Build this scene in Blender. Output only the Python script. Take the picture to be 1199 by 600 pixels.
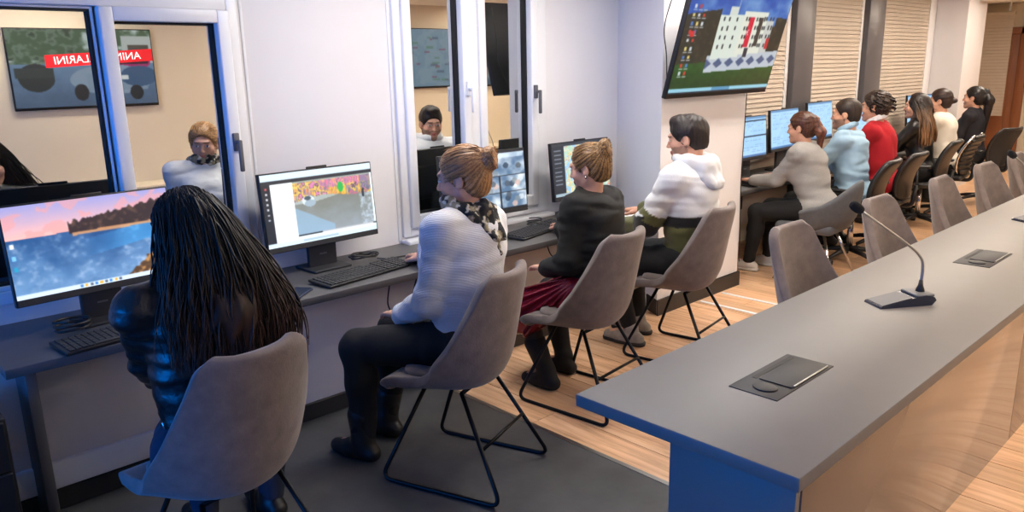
import bpy, bmesh, math, random
import numpy as np
from mathutils import Vector, Matrix

for o in list(bpy.data.objects): bpy.data.objects.remove(o)
SC = bpy.context.scene
COL = SC.collection
random.seed(7); RNG = np.random.default_rng(11)
PI = math.pi

# ------------------------------------------------------------------ camera
CAM_H = 1.75
YAW, PITCH, ROLL, FPX = 0.75769929, 0.2403049, -0.0211206, 905.87851
_f = np.array([math.sin(YAW)*math.cos(PITCH), math.cos(YAW)*math.cos(PITCH), -math.sin(PITCH)])
_r0 = np.array([math.cos(YAW), -math.sin(YAW), 0.0]); _u0 = np.cross(_r0, _f)
_r = _r0*math.cos(ROLL) + _u0*math.sin(ROLL); _u = -_r0*math.sin(ROLL) + _u0*math.cos(ROLL)
cam_data = bpy.data.cameras.new('camera'); cam = bpy.data.objects.new('camera', cam_data); COL.objects.link(cam)
cam_data.sensor_width = 36.0; cam_data.sensor_fit = 'HORIZONTAL'; cam_data.lens = 36.0*FPX/1199.0
cam_data.clip_start = 0.02; cam_data.clip_end = 100
_m = Matrix.Identity(4)
for i in range(3):
    _m[i][0] = _r[i]; _m[i][1] = _u[i]; _m[i][2] = -_f[i]
_m[2][3] = CAM_H
cam.matrix_world = _m
SC.camera = cam

# ------------------------------------------------------------------ world and view (night outside, room lit by its own lamps)
w = bpy.data.worlds.new('night'); SC.world = w; w.use_nodes = True
w.node_tree.nodes['Background'].inputs[0].default_value = (0.010, 0.014, 0.025, 1)
w.node_tree.nodes['Background'].inputs[1].default_value = 1.0
SC.view_settings.view_transform = 'Standard'; SC.view_settings.look = 'None'
SC.view_settings.gamma = 1.0; SC.view_settings.use_curve_mapping = False
SC.view_settings.exposure = 0.18
LAMP_POWER = 26.0          # emission of the ceiling panels
BLUE_POWER = 9.0          # emission of the blue LED wall at the left end of the room

# ------------------------------------------------------------------ pixel -> place helpers (a pixel gives a direction; a known plane gives the distance)
def ray(x, y):
    return _r*((x-599.5)/FPX) + _u*(-(y-300.0)/FPX) + _f
def pz(x, y, z=0.0):
    d = ray(x, y); t = (z-CAM_H)/d[2]; return np.array([0, 0, CAM_H]) + t*d
def py(x, y, Y):
    d = ray(x, y); t = Y/d[1]; return np.array([0, 0, CAM_H]) + t*d

# ------------------------------------------------------------------ materials
def srgb(r, g, b):
    def c(v):
        v /= 255.0
        return v/12.92 if v <= 0.04045 else ((v+0.055)/1.055)**2.4
    return (c(r), c(g), c(b))
MATS = {}
def mat(name, col, rough=0.5, metal=0.0, var=0.0, vscale=8.0, bump=0.0, bscale=60.0, spec=0.5, coat=0.0, emit=None, estr=0.0, stretch=None, sheen=0.0, wave=None, attr=None):
    if name in MATS: return MATS[name]
    m = bpy.data.materials.new(name); m.use_nodes = True; MATS[name] = m
    nt = m.node_tree; N = nt.nodes; L = nt.links; b = N['Principled BSDF']
    b.inputs['Base Color'].default_value = (*col, 1); b.inputs['Roughness'].default_value = rough
    b.inputs['Metallic'].default_value = metal; b.inputs['Specular IOR Level'].default_value = spec
    b.inputs['Coat Weight'].default_value = coat; b.inputs['Coat Roughness'].default_value = 0.1
    b.inputs['Sheen Weight'].default_value = sheen
    if emit:
        b.inputs['Emission Color'].default_value = (*emit, 1); b.inputs['Emission Strength'].default_value = estr
    tc = N.new('ShaderNodeTexCoord'); src = tc.outputs['Object']
    if stretch:
        mp = N.new('ShaderNodeMapping'); mp.inputs['Scale'].default_value = stretch; L.new(src, mp.inputs['Vector']); src = mp.outputs['Vector']
    csock = None
    if attr:
        a = N.new('ShaderNodeAttribute'); a.attribute_name = attr; csock = a.outputs['Color']
    if var > 0:
        n = N.new('ShaderNodeTexNoise'); n.inputs['Scale'].default_value = vscale; n.inputs['Detail'].default_value = 6; n.inputs['Roughness'].default_value = 0.62
        L.new(src, n.inputs['Vector'])
        mr = N.new('ShaderNodeMapRange'); mr.inputs[1].default_value = 0.3; mr.inputs[2].default_value = 0.7
        mr.inputs[3].default_value = 1-var; mr.inputs[4].default_value = 1+var; L.new(n.outputs['Fac'], mr.inputs[0])
        mx = N.new('ShaderNodeMix'); mx.data_type = 'RGBA'; mx.blend_type = 'MULTIPLY'; mx.inputs[0].default_value = 1.0
        if csock: L.new(csock, mx.inputs[6])
        else: mx.inputs[6].default_value = (*col, 1)
        L.new(mr.outputs[0], mx.inputs[7]); csock = mx.outputs[2]
    if csock: L.new(csock, b.inputs['Base Color'])
    if bump > 0 or wave:
        bp = N.new('ShaderNodeBump'); bp.inputs['Distance'].default_value = 0.01
        if wave:
            wv = N.new('ShaderNodeTexWave'); wv.bands_direction = wave[0]; wv.inputs['Scale'].default_value = wave[1]
            wv.inputs['Distortion'].default_value = wave[3] if len(wave) > 3 else 0.5; L.new(src, wv.inputs['Vector'])
            bp.inputs['Strength'].default_value = wave[2]; L.new(wv.outputs['Fac'], bp.inputs['Height'])
        else:
            n2 = N.new('ShaderNodeTexNoise'); n2.inputs['Scale'].default_value = bscale; n2.inputs['Detail'].default_value = 5
            L.new(src, n2.inputs['Vector']); bp.inputs['Strength'].default_value = bump; L.new(n2.outputs['Fac'], bp.inputs['Height'])
        L.new(bp.outputs[0], b.inputs['Normal'])
    return m

def emat(name, attr, strength):
    """a lit display: its picture comes from the colours of its pixels"""
    if name in MATS: return MATS[name]
    m = bpy.data.materials.new(name); m.use_nodes = True; MATS[name] = m
    nt = m.node_tree; N = nt.nodes; b = N['Principled BSDF']
    b.inputs['Base Color'].default_value = (0.01, 0.01, 0.012, 1); b.inputs['Roughness'].default_value = 0.3
    a = N.new('ShaderNodeAttribute'); a.attribute_name = attr
    nt.links.new(a.outputs['Color'], b.inputs['Emission Color']); b.inputs['Emission Strength'].default_value = strength
    return m

def wood_mat():
    m = bpy.data.materials.new('oak_laminate'); m.use_nodes = True; MATS['wood'] = m
    nt = m.node_tree; N = nt.nodes; L = nt.links; b = N['Principled BSDF']
    tc = N.new('ShaderNodeTexCoord'); oi = N.new('ShaderNodeObjectInfo')
    ad = N.new('ShaderNodeVectorMath'); ad.operation = 'ADD'
    cm = N.new('ShaderNodeCombineXYZ'); L.new(oi.outputs['Random'], cm.inputs['Z'])
    sc = N.new('ShaderNodeVectorMath'); sc.operation = 'SCALE'; sc.inputs['Scale'].default_value = 37.0
    L.new(cm.outputs[0], sc.inputs[0]); L.new(tc.outputs['Object'], ad.inputs[0]); L.new(sc.outputs[0], ad.inputs[1])
    mp = N.new('ShaderNodeMapping'); mp.inputs['Scale'].default_value = (16, 1.1, 1); L.new(ad.outputs[0], mp.inputs['Vector'])
    n = N.new('ShaderNodeTexNoise'); n.inputs['Scale'].default_value = 1.6; n.inputs['Detail'].default_value = 8; n.inputs['Roughness'].default_value = 0.65; n.inputs['Distortion'].default_value = 0.5
    L.new(mp.outputs[0], n.inputs['Vector'])
    cr = N.new('ShaderNodeValToRGB'); e = cr.color_ramp.elements
    e[0].position = 0.28; e[0].color = (*srgb(172, 126, 92), 1); e[1].position = 0.72; e[1].color = (*srgb(238, 202, 166), 1)
    k = e.new(0.5); k.color = (*srgb(220, 176, 136), 1)
    L.new(n.outputs['Fac'], cr.inputs[0])
    mr = N.new('ShaderNodeMapRange'); mr.inputs[3].default_value = 0.86; mr.inputs[4].default_value = 1.12; L.new(oi.outputs['Random'], mr.inputs[0])
    mx = N.new('ShaderNodeMix'); mx.data_type = 'RGBA'; mx.blend_type = 'MULTIPLY'; mx.inputs[0].default_value = 1
    L.new(cr.outputs[0], mx.inputs[6]); L.new(mr.outputs[0], mx.inputs[7]); L.new(mx.outputs[2], b.inputs['Base Color'])
    b.inputs['Roughness'].default_value = 0.36
    bp = N.new('ShaderNodeBump'); bp.inputs['Strength'].default_value = 0.06; L.new(n.outputs['Fac'], bp.inputs['Height']); L.new(bp.outputs[0], b.inputs['Normal'])
    return m

def far_wood_mat():
    m = bpy.data.materials.new('oak_laminate_far'); m.use_nodes = True; MATS['wood_far'] = m
    nt = m.node_tree; N = nt.nodes; L = nt.links; b = N['Principled BSDF']
    tc = N.new('ShaderNodeTexCoord'); mp = N.new('ShaderNodeMapping'); mp.inputs['Rotation'].default_value = (0, 0, PI/2); L.new(tc.outputs['Object'], mp.inputs['Vector'])
    br = N.new('ShaderNodeTexBrick'); br.inputs['Scale'].default_value = 1; br.inputs['Brick Width'].default_value = 1.3; br.inputs['Row Height'].default_value = 0.19
    br.inputs['Mortar Size'].default_value = 0.002; br.inputs['Color1'].default_value = (*srgb(224, 184, 146), 1); br.inputs['Color2'].default_value = (*srgb(210, 168, 130), 1); br.inputs['Mortar'].default_value = (*srgb(110, 80, 60), 1)
    L.new(mp.outputs[0], br.inputs['Vector']); L.new(br.outputs['Color'], b.inputs['Base Color']); b.inputs['Roughness'].default_value = 0.36
    return m

def glass_mat():
    m = bpy.data.materials.new('night_window_glass'); m.use_nodes = True; MATS['pane'] = m
    nt = m.node_tree; N = nt.nodes; L = nt.links; N.remove(N['Principled BSDF'])
    g = N.new('ShaderNodeBsdfGlossy'); g.inputs['Roughness'].default_value = 0.0; g.inputs['Color'].default_value = (0.92, 0.92, 0.88, 1)
    t = N.new('ShaderNodeBsdfTransparent'); t.inputs['Color'].default_value = (0.55, 0.6, 0.62, 1)
    mx = N.new('ShaderNodeMixShader'); mx.inputs[0].default_value = 0.74
    L.new(t.outputs[0], mx.inputs[1]); L.new(g.outputs[0], mx.inputs[2]); L.new(mx.outputs[0], N['Material Output'].inputs['Surface'])
    return m
wood_mat(); far_wood_mat(); glass_mat()

M = dict(
 wall=mat('white_panel', srgb(226, 224, 226), 0.55, var=0.02, vscale=2, bump=0.02, bscale=120),
 wallw=mat('warm_plaster', srgb(226, 214, 192), 0.8, var=0.03, vscale=3, bump=0.05, bscale=90),
 para=mat('parapet_paint', srgb(214, 208, 204), 0.6, var=0.04, vscale=3),
 pvc=mat('white_pvc', srgb(232, 233, 236), 0.3, var=0.01),
 gasket=mat('black_gasket', srgb(16, 16, 18), 0.6, var=0.1),
 base=mat('dark_baseboard', srgb(40, 38, 38), 0.45, var=0.08),
 dfloor=mat('dark_stone_floor', srgb(74, 74, 74), 0.42, var=0.28, vscale=3.5, bump=0.06, bscale=30),
 sub=mat('floor_joint', srgb(96, 68, 48), 0.7, var=0.1),
 desk=mat('dark_grey_laminate', srgb(84, 82, 82), 0.42, var=0.05, vscale=20),
 table=mat('grey_laminate', srgb(120, 116, 112), 0.46, var=0.03, vscale=5, bump=0.015, bscale=300),
 tbody=mat('glossy_grey_panel', srgb(104, 88, 78), 0.24, var=0.03, vscale=4, spec=0.9, coat=0.6),
 suede=mat('greige_suede', srgb(114, 102, 97), 0.88, var=0.22, vscale=14, bump=0.12, bscale=120, sheen=0.25),
 blackm=mat('black_powder_metal', srgb(22, 22, 24), 0.35, metal=0.6, var=0.05),
 chrome=mat('chrome', srgb(205, 205, 208), 0.15, metal=1.0, var=0.02),
 steel=mat('brushed_steel', srgb(170, 168, 165), 0.35, metal=1.0, var=0.05),
 plastic=mat('black_plastic', srgb(24, 24, 26), 0.4, var=0.08, bump=0.03, bscale=300),
 dplastic=mat('charcoal_plastic', srgb(44, 44, 46), 0.55, var=0.05, bump=0.02, bscale=300),
 keys=mat('key_caps', srgb(34, 34, 37), 0.5, var=0.1, vscale=40),
 silverp=mat('silver_plastic', srgb(100, 100, 103), 0.5, metal=0.3, var=0.04),
 navyp=mat('navy_plastic', srgb(24, 32, 54), 0.25, var=0.05, coat=0.4),
 white=mat('white_plastic', srgb(226, 226, 224), 0.45, var=0.03),
 phone=mat('phone_blue', srgb(52, 62, 92), 0.3, var=0.05),
 foam=mat('black_foam', srgb(14, 14, 15), 0.95, bump=0.5, bscale=500),
 leath=mat('black_leatherette', srgb(26, 26, 27), 0.38, var=0.12, vscale=20, bump=0.12, bscale=150),
 mesh=mat('black_mesh_fabric', srgb(34, 34, 35), 0.8, var=0.15, vscale=50, bump=0.4, bscale=400),
 gfab=mat('slate_fabric', srgb(86, 88, 92), 0.75, var=0.12, vscale=25, bump=0.1, bscale=200),
 blind=mat('blind_fabric', srgb(196, 184, 170), 0.75, var=0.05, vscale=6),
 mull=mat('grey_mullion', srgb(92, 90, 94), 0.35, var=0.04),
 door=mat('brown_door_wood', srgb(150, 94, 60), 0.45, var=0.15, vscale=4, stretch=(9, 9, 0.7)),
 cab=mat('dark_cabinet', srgb(52, 40, 32), 0.5, var=0.12, vscale=5, stretch=(1, 8, 8)),
 ceil=mat('ceiling_white', srgb(228, 224, 216), 0.85, var=0.02),
 paper=mat('paper', srgb(232, 230, 226), 0.8, var=0.02),
 dark=mat('night_recess', srgb(8, 9, 12), 0.6, var=0.1),
 red=mat('banner_red', srgb(206, 22, 34), 0.5, var=0.02, emit=srgb(206, 22, 34), estr=0.8),
 lettr=mat('banner_letters', srgb(245, 245, 245), 0.5, emit=(1, 1, 1), estr=1.0),
 lamp=mat('lamp_diffuser', (0.9, 0.9, 0.9), 0.5, emit=(1.0, 0.87, 0.73), estr=LAMP_POWER),
 lampc=mat('lamp_diffuser_cool', (0.9, 0.9, 0.9), 0.5, emit=(1.0, 0.95, 0.90), estr=LAMP_POWER),
 blue=mat('blue_led', (0.02, 0.05, 0.2), 0.5, emit=(0.0, 0.22, 1.0), estr=BLUE_POWER),
)

# ------------------------------------------------------------------ object helpers
def link(name, me, material=None, parent=None, loc=None, rot=None):
    o = bpy.data.objects.new(name, me); COL.objects.link(o)
    if material is not None and me is not None and not me.materials: me.materials.append(material)
    if parent is not None: o.parent = parent
    if loc is not None: o.location = loc
    if rot is not None: o.rotation_euler = rot
    return o
def tag(o, label=None, cat=None, group=None, kind=None):
    if label: o['label'] = label
    if cat: o['category'] = cat
    if group: o['group'] = group
    if kind: o['kind'] = kind
    return o
def thing(name, label, cat, loc=(0, 0, 0), rz=0.0, group=None):
    o = bpy.data.objects.new(name, None); COL.objects.link(o); o.location = loc; o.rotation_euler = (0, 0, rz); o.empty_display_size = 0.1
    return tag(o, label, cat, group)
def copy_tree(o, parent=None):
    c = o.copy(); COL.objects.link(c); c.parent = parent
    for ch in [x for x in o.children]: copy_tree(ch, c)
    return c

class MB:
    """collects simple shapes, builds one mesh"""
    def __init__(s): s.v = []; s.f = []; s.sm = []
    def add(s, vs, fs, smooth=False):
        n = len(s.v); s.v += [tuple(v) for v in vs]; s.f += [tuple(i+n for i in f) for f in fs]; s.sm += [smooth]*len(fs); return s
    def box(s, x0, x1, y0, y1, z0, z1, mtx=None):
        vs = [Vector((x, y, z)) for x in (x0, x1) for y in (y0, y1) for z in (z0, z1)]
        if mtx is not None: vs = [mtx @ v for v in vs]
        return s.add(vs, [(0, 1, 3, 2), (4, 6, 7, 5), (0, 4, 5, 1), (2, 3, 7, 6), (0, 2, 6, 4), (1, 5, 7, 3)])
    def bbox(s, x0, x1, y0, y1, z0, z1, r=0.005, seg=2, mtx=None):
        bm = bmesh.new(); bmesh.ops.create_cube(bm, size=1)
        for v in bm.verts:
            v.co = Vector(((x0+x1)/2+v.co.x*(x1-x0), (y0+y1)/2+v.co.y*(y1-y0), (z0+z1)/2+v.co.z*(z1-z0)))
        r = min(r, 0.49*min(x1-x0, y1-y0, z1-z0))
        bmesh.ops.bevel(bm, geom=bm.edges[:]+bm.verts[:], offset=r, segments=seg, profile=0.5, affect='EDGES')
        bm.normal_update(); bm.verts.index_update()
        vs = [(mtx @ v.co) if mtx is not None else v.co.copy() for v in bm.verts]
        s.add(vs, [[v.index for v in f.verts] for f in bm.faces], seg > 1); bm.free(); return s
    def prism(s, pts, z0, z1, mtx=None, smooth=False):
        n = len(pts); vs = [Vector((x, y, z0)) for x, y in pts]+[Vector((x, y, z1)) for x, y in pts]
        if mtx is not None: vs = [mtx @ v for v in vs]
        return s.add(vs, [tuple(range(n-1, -1, -1)), tuple(range(n, 2*n))]+[(i, (i+1) % n, n+(i+1) % n, n+i) for i in range(n)], smooth)
    def tube(s, pts, r, seg=8, closed=False, cap=True):
        pts = [Vector(p) for p in pts]; n = len(pts); rr = r if isinstance(r, (list, tuple)) else [r]*n
        prev = None; vs = []
        for i, p in enumerate(pts):
            a = pts[(i-1) % n] if (closed or i > 0) else p; b = pts[(i+1) % n] if (closed or i < n-1) else p
            t = (b-a).normalized()
            if prev is None:
                q = Vector((0, 0, 1)) if abs(t.z) < 0.9 else Vector((1, 0, 0)); e = t.cross(q).normalized()
            else:
                e = (prev-t*prev.dot(t)).normalized()
            prev = e; g = t.cross(e)
            for k in range(seg):
                an = 2*PI*k/seg; vs.append(p+(e*math.cos(an)+g*math.sin(an))*rr[i])
        fs = []
        for i in range(n if closed else n-1):
            j = (i+1) % n
            for k in range(seg): fs.append((i*seg+k, i*seg+(k+1) % seg, j*seg+(k+1) % seg, j*seg+k))
        if cap and not closed: fs += [tuple(range(seg-1, -1, -1)), tuple((n-1)*seg+k for k in range(seg))]
        return s.add(vs, fs, True)
    def cyl(s, p0, p1, r0, r1=None, seg=16): return s.tube([p0, p1], [r0, r0 if r1 is None else r1], seg)
    def lathe(s, prof, seg=20, mtx=None):
        vs = []; n = len(prof)
        for r, z in prof:
            for k in range(seg):
                v = Vector((r*math.cos(2*PI*k/seg), r*math.sin(2*PI*k/seg), z)); vs.append(mtx @ v if mtx is not None else v)
        fs = [(i*seg+k, i*seg+(k+1) % seg, (i+1)*seg+(k+1) % seg, (i+1)*seg+k) for i in range(n-1) for k in range(seg)]
        fs += [tuple(range(seg-1, -1, -1)), tuple((n-1)*seg+k for k in range(seg))]
        return s.add(vs, fs, True)
    def mesh(s, name):
        me = bpy.data.meshes.new(name); me.from_pydata(s.v, [], s.f); me.polygons.foreach_set('use_smooth', s.sm)
        bm = bmesh.new(); bm.from_mesh(me); bmesh.ops.recalc_face_normals(bm, faces=bm.faces[:]); bm.to_mesh(me); bm.free(); me.update(); return me
    def build(s, name, material, parent=None, loc=None, rot=None): return link(name, s.mesh(name), material, parent, loc, rot)

def rounded(pts, r, n=6):
    """polyline with rounded corners"""
    pts = [Vector(p) for p in pts]; out = [pts[0]]
    for i in range(1, len(pts)-1):
        a, b, c = pts[i-1], pts[i], pts[i+1]
        d0 = min(r, (a-b).length*0.48); d1 = min(r, (c-b).length*0.48)
        p0 = b+(a-b).normalized()*d0; p1 = b+(c-b).normalized()*d1
        for k in range(n+1):
            t = k/n; out.append(p0*(1-t)**2+b*2*t*(1-t)+p1*t*t)
    return out+[pts[-1]]
def spline(pts, n=24):
    P = [Vector(p) for p in pts]; P = [P[0]*2-P[1]]+P+[P[-1]*2-P[-2]]; out = []
    m = len(P)-3
    for k in range(n+1):
        u = k/n*m; i = min(int(u), m-1); t = u-i; a, b, c, d = P[i:i+4]
        out.append(0.5*((2*b)+(c-a)*t+(2*a-5*b+4*c-d)*t*t+(3*b-a-3*c+d)*t**3))
    return out
def struct(name, mb, material, parent=None):
    o = mb.build(name, material, parent)
    if parent is None: tag(o, kind='structure')
    return o

#@@ROOM
# ================================================================== the setting
ZT = 0.71                      # work surface height
YW = 3.83                      # window wall face
YP = 3.41                      # parapet face under the desk
CEIL = 2.65
XE = 16.2                      # end wall
YO = -1.75                     # wall behind the photographer
XL = -3.0                      # wall at the left end
# floor: joint-coloured base under the planks, level oak field beyond X=9.6
o = struct('floor', MB().box(2.52, 9.62, YO, 5.2, -0.06, -0.008), M['sub'])
struct('floor_far', MB().box(9.62, XE+0.1, YO, 5.2, -0.06, 0.0), MATS['wood_far'])
struct('floor_dark', MB().box(XL-0.1, 2.52, YO, 4.2, -0.06, 0.0), M['dfloor'])
pl_me = MB().bbox(-0.0935, 0.0935, -0.6485, 0.6485, -0.0075, 0.0, 0.0012, 1).mesh('plank'); pl_me.materials.append(MATS['wood'])
pl_half = MB().bbox(-0.0935, 0.0935, -0.2985, 0.2985, -0.0075, 0.0, 0.0012, 1).mesh('plank_short'); pl_half.materials.append(MATS['wood'])
nx = 37
for i in range(nx):
    x = 2.52+0.096+i*0.191
    y = -0.70+[0.0, 0.45, 0.9, 0.25, 0.65][i % 5]
    link('plank', pl_half, None, o, (x, y-0.95-0.0, 0)) if y-0.95 > YO+0.3 else None
    while y-0.65 < (3.85 if x > 5.3 else 3.38):
        link('plank', pl_me, None, o, (x, y, 0)); y += 1.3
struct('trim_1', MB().box(2.505, 2.53, YO, YP, -0.004, 0.0025), M['steel'])
struct('ceiling', MB().box(XL-0.1, XE+0.1, YO-0.1, 5.2, CEIL, CEIL+0.1), M['ceil'])
# window wall: boxes around the two window openings
W1 = (0.02, 1.775, 0.80, 2.10); W2 = (2.70, 3.965, 0.745, 2.35)
XC = 4.78
wb = MB()
for (x0, x1, z0, z1) in ((XL-0.1, W1[0], 0, CEIL), (W1[0], W1[1], 0, W1[2]), (W1[0], W1[1], W1[3], CEIL), (W1[1], W2[0], 0, CEIL),
                         (W2[0], W2[1], 0, W2[2]), (W2[0], W2[1], W2[3], CEIL), (W2[1], XC+0.15, 0, CEIL)):
    wb.box(x0, x1, YW, YW+0.16, z0, z1)
wall_back = struct('wall_back', wb, M['wall'])
# thin joints between the wall panels are covered by strips
struct('trim_2', MB().bbox(2.672, 2.688, YW-0.006, YW+0.001, ZT+0.01, CEIL, 0.002), M['pvc'])
struct('trim_3', MB().bbox(1.795, 1.81, YW-0.006, YW+0.001, ZT+0.01, CEIL, 0.002), M['pvc'])
struct('wall_parapet', MB().box(XL, 4.72, YP, YW, 0, ZT-0.05), M['para'])
struct('baseboard_back', MB().bbox(XL, 4.6, YP-0.018, YP, 0, 0.09, 0.004, 1), M['base'])
# return wall and pillar
struct('wall_return', MB().prism([(4.36, 3.12), (5.437, 3.12), (5.437, 3.95), (4.79, 3.95), (4.775, 3.83)], 0, CEIL), M['wall'])
struct('baseboard_pillar', MB().prism([(4.352, 3.104), (5.455, 3.104), (5.455, 3.9), (5.437, 3.9), (5.437, 3.12), (4.36, 3.12), (4.45, 3.26), (4.437, 3.27)], 0, 0.115), M['base'])
# wall of the far bay
struct('wall_bay', MB().box(5.437, 11.55, 3.92, 4.08, 0, CEIL), M['wallw'])
struct('pillar', MB().box(11.5, 12.25, 3.48, 4.1, 0, CEIL), M['wall'])
struct('wall_alcove', MB().box(12.25, XE, 5.0, 5.15, 0, CEIL), M['wallw'])
struct('wall_right', MB().box(XE, XE+0.15, YO-0.1, 5.15, 0, CEIL), M['wallw'])
struct('baseboard_right', MB().box(XE-0.018, XE, YO, 3.75, 0, 0.1), M['pvc'])
struct('beam', MB().box(11.9, 12.5, YO, 5.1, 2.47, CEIL), M['ceil'])
struct('wall_front', MB().box(XL-0.1, XE+0.1, YO-0.15, YO, 0, CEIL), M['wallw'])
struct('wall_left', MB().box(XL-0.15, XL, YO-0.1, 4.0, 0, CEIL), M['mull'])

def window(name, W, posts, handles):
    """white framed window: frame bars, gaskets, panes"""
    x0, x1, z0, z1 = W
    root = bpy.data.objects.new(name, None); COL.objects.link(root); tag(root, kind='structure')
    f = MB(); yf = YW-0.022
    fw = 0.055
    f.bbox(x0, x0+fw, yf, YW+0.05, z0, z1, 0.006); f.bbox(x1-(fw if name == 'window_1' else 0.1), x1, yf, YW+0.05, z0, z1, 0.006)
    f.bbox(x0+fw-.002, x1-fw+.002, yf+.0005, YW+0.049, z0, z0+fw, 0.006); f.bbox(x0+fw-.002, x1-fw+.002, yf+.0005, YW+0.049, z1-fw, z1, 0.006)
    f.build('window_frame', M['pvc'], root)
    for (a, b, sash) in posts:
        zb, zt = z0+fw, z1-fw
        s = MB(); sw = 0.062 if sash else 0.012; ys = YW-0.042 if sash else YW-0.005
        s.bbox(a, a+sw, ys, YW+0.05, zb, zt, 0.008); s.bbox(b-sw, b, ys, YW+0.05, zb, zt, 0.008)
        q = 0.004; s.bbox(a+sw-q, b-sw+q, ys+.0005, YW+0.049, zb, zb+sw+0.01, 0.006); s.bbox(a+sw-q, b-sw+q, ys+.0005, YW+0.049, zt-sw, zt, 0.006)
        s.build('sash' if sash else 'glazing_bead', M['pvc'], root)
        g = MB(); gw = 0.012; ia, ib, jb, jt = a+sw-0.002, b-sw+0.002, zb+sw+0.008, zt-sw+0.002; yg = YW+0.004
        g.box(ia, ia+gw, yg, YW+0.05, jb, jt); g.box(ib-gw, ib, yg, YW+0.05, jb, jt); g.box(ia+gw, ib-gw, yg, YW+0.05, jb, jb+gw); g.box(ia+gw, ib-gw, yg, YW+0.05, jt-gw, jt)
        g.build('gasket', M['gasket'], root)
        MB().box(ia, ib, YW+0.028, YW+0.034, jb, jt).build('pane', MATS['pane'], root)
    for (hx, hz, hm) in handles:
        h = MB(); h.bbox(hx-0.016, hx+0.016, YW-0.056, YW-0.038, hz-0.045, hz+0.045, 0.005); h.cyl((hx, YW-0.05, hz), (hx, YW-0.085, hz), 0.011)
        h.bbox(hx-0.011, hx+0.011, YW-0.098, YW-0.08, hz-0.145, hz+0.012, 0.006)
        h.build('handle', M[hm], root)
    return root
window('window_1', W1, ((0.075, 1.125, False), (1.135, 1.725, True)), ((1.693, 1.41, 'silverp'),))
window('window_2', W2, ((2.755, 3.262, True), (3.338, 3.865, True)), ((3.835, 1.58, 'silverp'), (3.235, 1.62, 'pvc')))
tag(MB().bbox(3.262, 3.338, YW-0.03, YW+0.05, W2[2]+0.05, W2[3]-0.05, 0.008).build('trim_4', M['pvc']), kind='structure')
struct('trim_5', MB().bbox(2.69, 3.975, YW-0.09, YW+0.0, W2[2]-0.04, W2[2]-0.012, 0.006), M['pvc'])
# unseen dark sheets added behind both windows, in place of the night outside
struct('night_backing_1', MB().box(0.0, 1.8, YW+0.14, YW+0.16, 0.75, 2.15), M['dark'])
struct('night_backing_2', MB().box(2.68, 4.0, YW+0.14, YW+0.16, 0.7, 2.4), M['dark'])

# far bay: blinds between dark mullions
def blind(x0, x1, label):
    t = thing('venetian_blind', label, 'blind', (x0, 3.86, 0), 0, 'blinds of the far bay')
    wd = x1-x0
    MB().bbox(0, wd, -0.03, 0.03, 2.50, 2.56, 0.005).build('headrail', M['blind'], t)
    s = MB(); z = 0.86
    while z < 2.50:
        mt = Matrix.Translation((0, 0, z)) @ Matrix.Rotation(math.radians(72), 4, 'X')
        s.box(0.01, wd-0.01, -0.027, 0.027, -0.001, 0.001, mt); z += 0.044
    tag(s.build('slats', M['blind'], t), kind='stuff')
    MB().bbox(0, wd, -0.018, 0.018, 0.80, 0.84, 0.005).build('bottom_rail', M['blind'], t)
    return t
blind(5.5, 7.44, 'beige horizontal blind directly behind the wall screen and pillar')
blind(7.98, 9.16, 'beige horizontal blind between the two dark grey mullions')
blind(9.74, 11.25, 'beige horizontal blind between the farther dark mullion and white column')
struct('trim_6', MB().bbox(7.53, 7.93, 3.80, 3.92, 0.75, CEIL, 0.008), M['mull'])
struct('trim_7', MB().bbox(9.24, 9.68, 3.80, 3.92, 0.75, CEIL, 0.008), M['mull'])
for i, (a, b) in enumerate(((7.46, 7.52), (9.17, 9.23), (11.27, 11.49))):
    struct('trim_%d' % (8+i), MB().bbox(a, b, 3.86, 3.92, 0.75, CEIL, 0.006), M['pvc'])
# end door, blind in front of it
dr = bpy.data.objects.new('door_1', None); COL.objects.link(dr); dr.location = (XE, 0, 0); tag(dr, kind='structure')
MB().bbox(-0.05, 0, 4.0, 4.9, 0, 2.12, 0.005).build('door_leaf', M['door'], dr)
MB().bbox(-0.075, -0.05, 4.12, 4.42, 0.2, 2.0, 0.01).build('door_panel', M['door'], dr)
fr = MB(); fr.bbox(-0.09, 0, 3.86, 4.0, 0, 2.24, 0.01); fr.bbox(-0.09, 0, 3.86, 4.98, 2.12, 2.24, 0.01); fr.build('door_frame', M['door'], dr)
t = thing('roller_blind', 'pale ribbed roller blind hanging beside the brown end door', 'blind', (XE-0.35, 4.05, 0))
MB().bbox(-0.03, 0.03, -0.0, 0.75, 2.44, 2.50, 0.01).build('headrail', M['blind'], t)
for yy in (0.08, 0.64): MB().bbox(-0.015, 0.015, yy, yy+0.03, 2.49, CEIL, 0.002, 1).build('bracket', M['pvc'], t)
s = MB(); z = 0.72
while z < 2.44: s.bbox(-0.012, 0.012, 0.02, 0.73, z, z+0.052, 0.004, 1); z += 0.054
tag(s.build('slats', M['blind'], t), kind='stuff')

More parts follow.
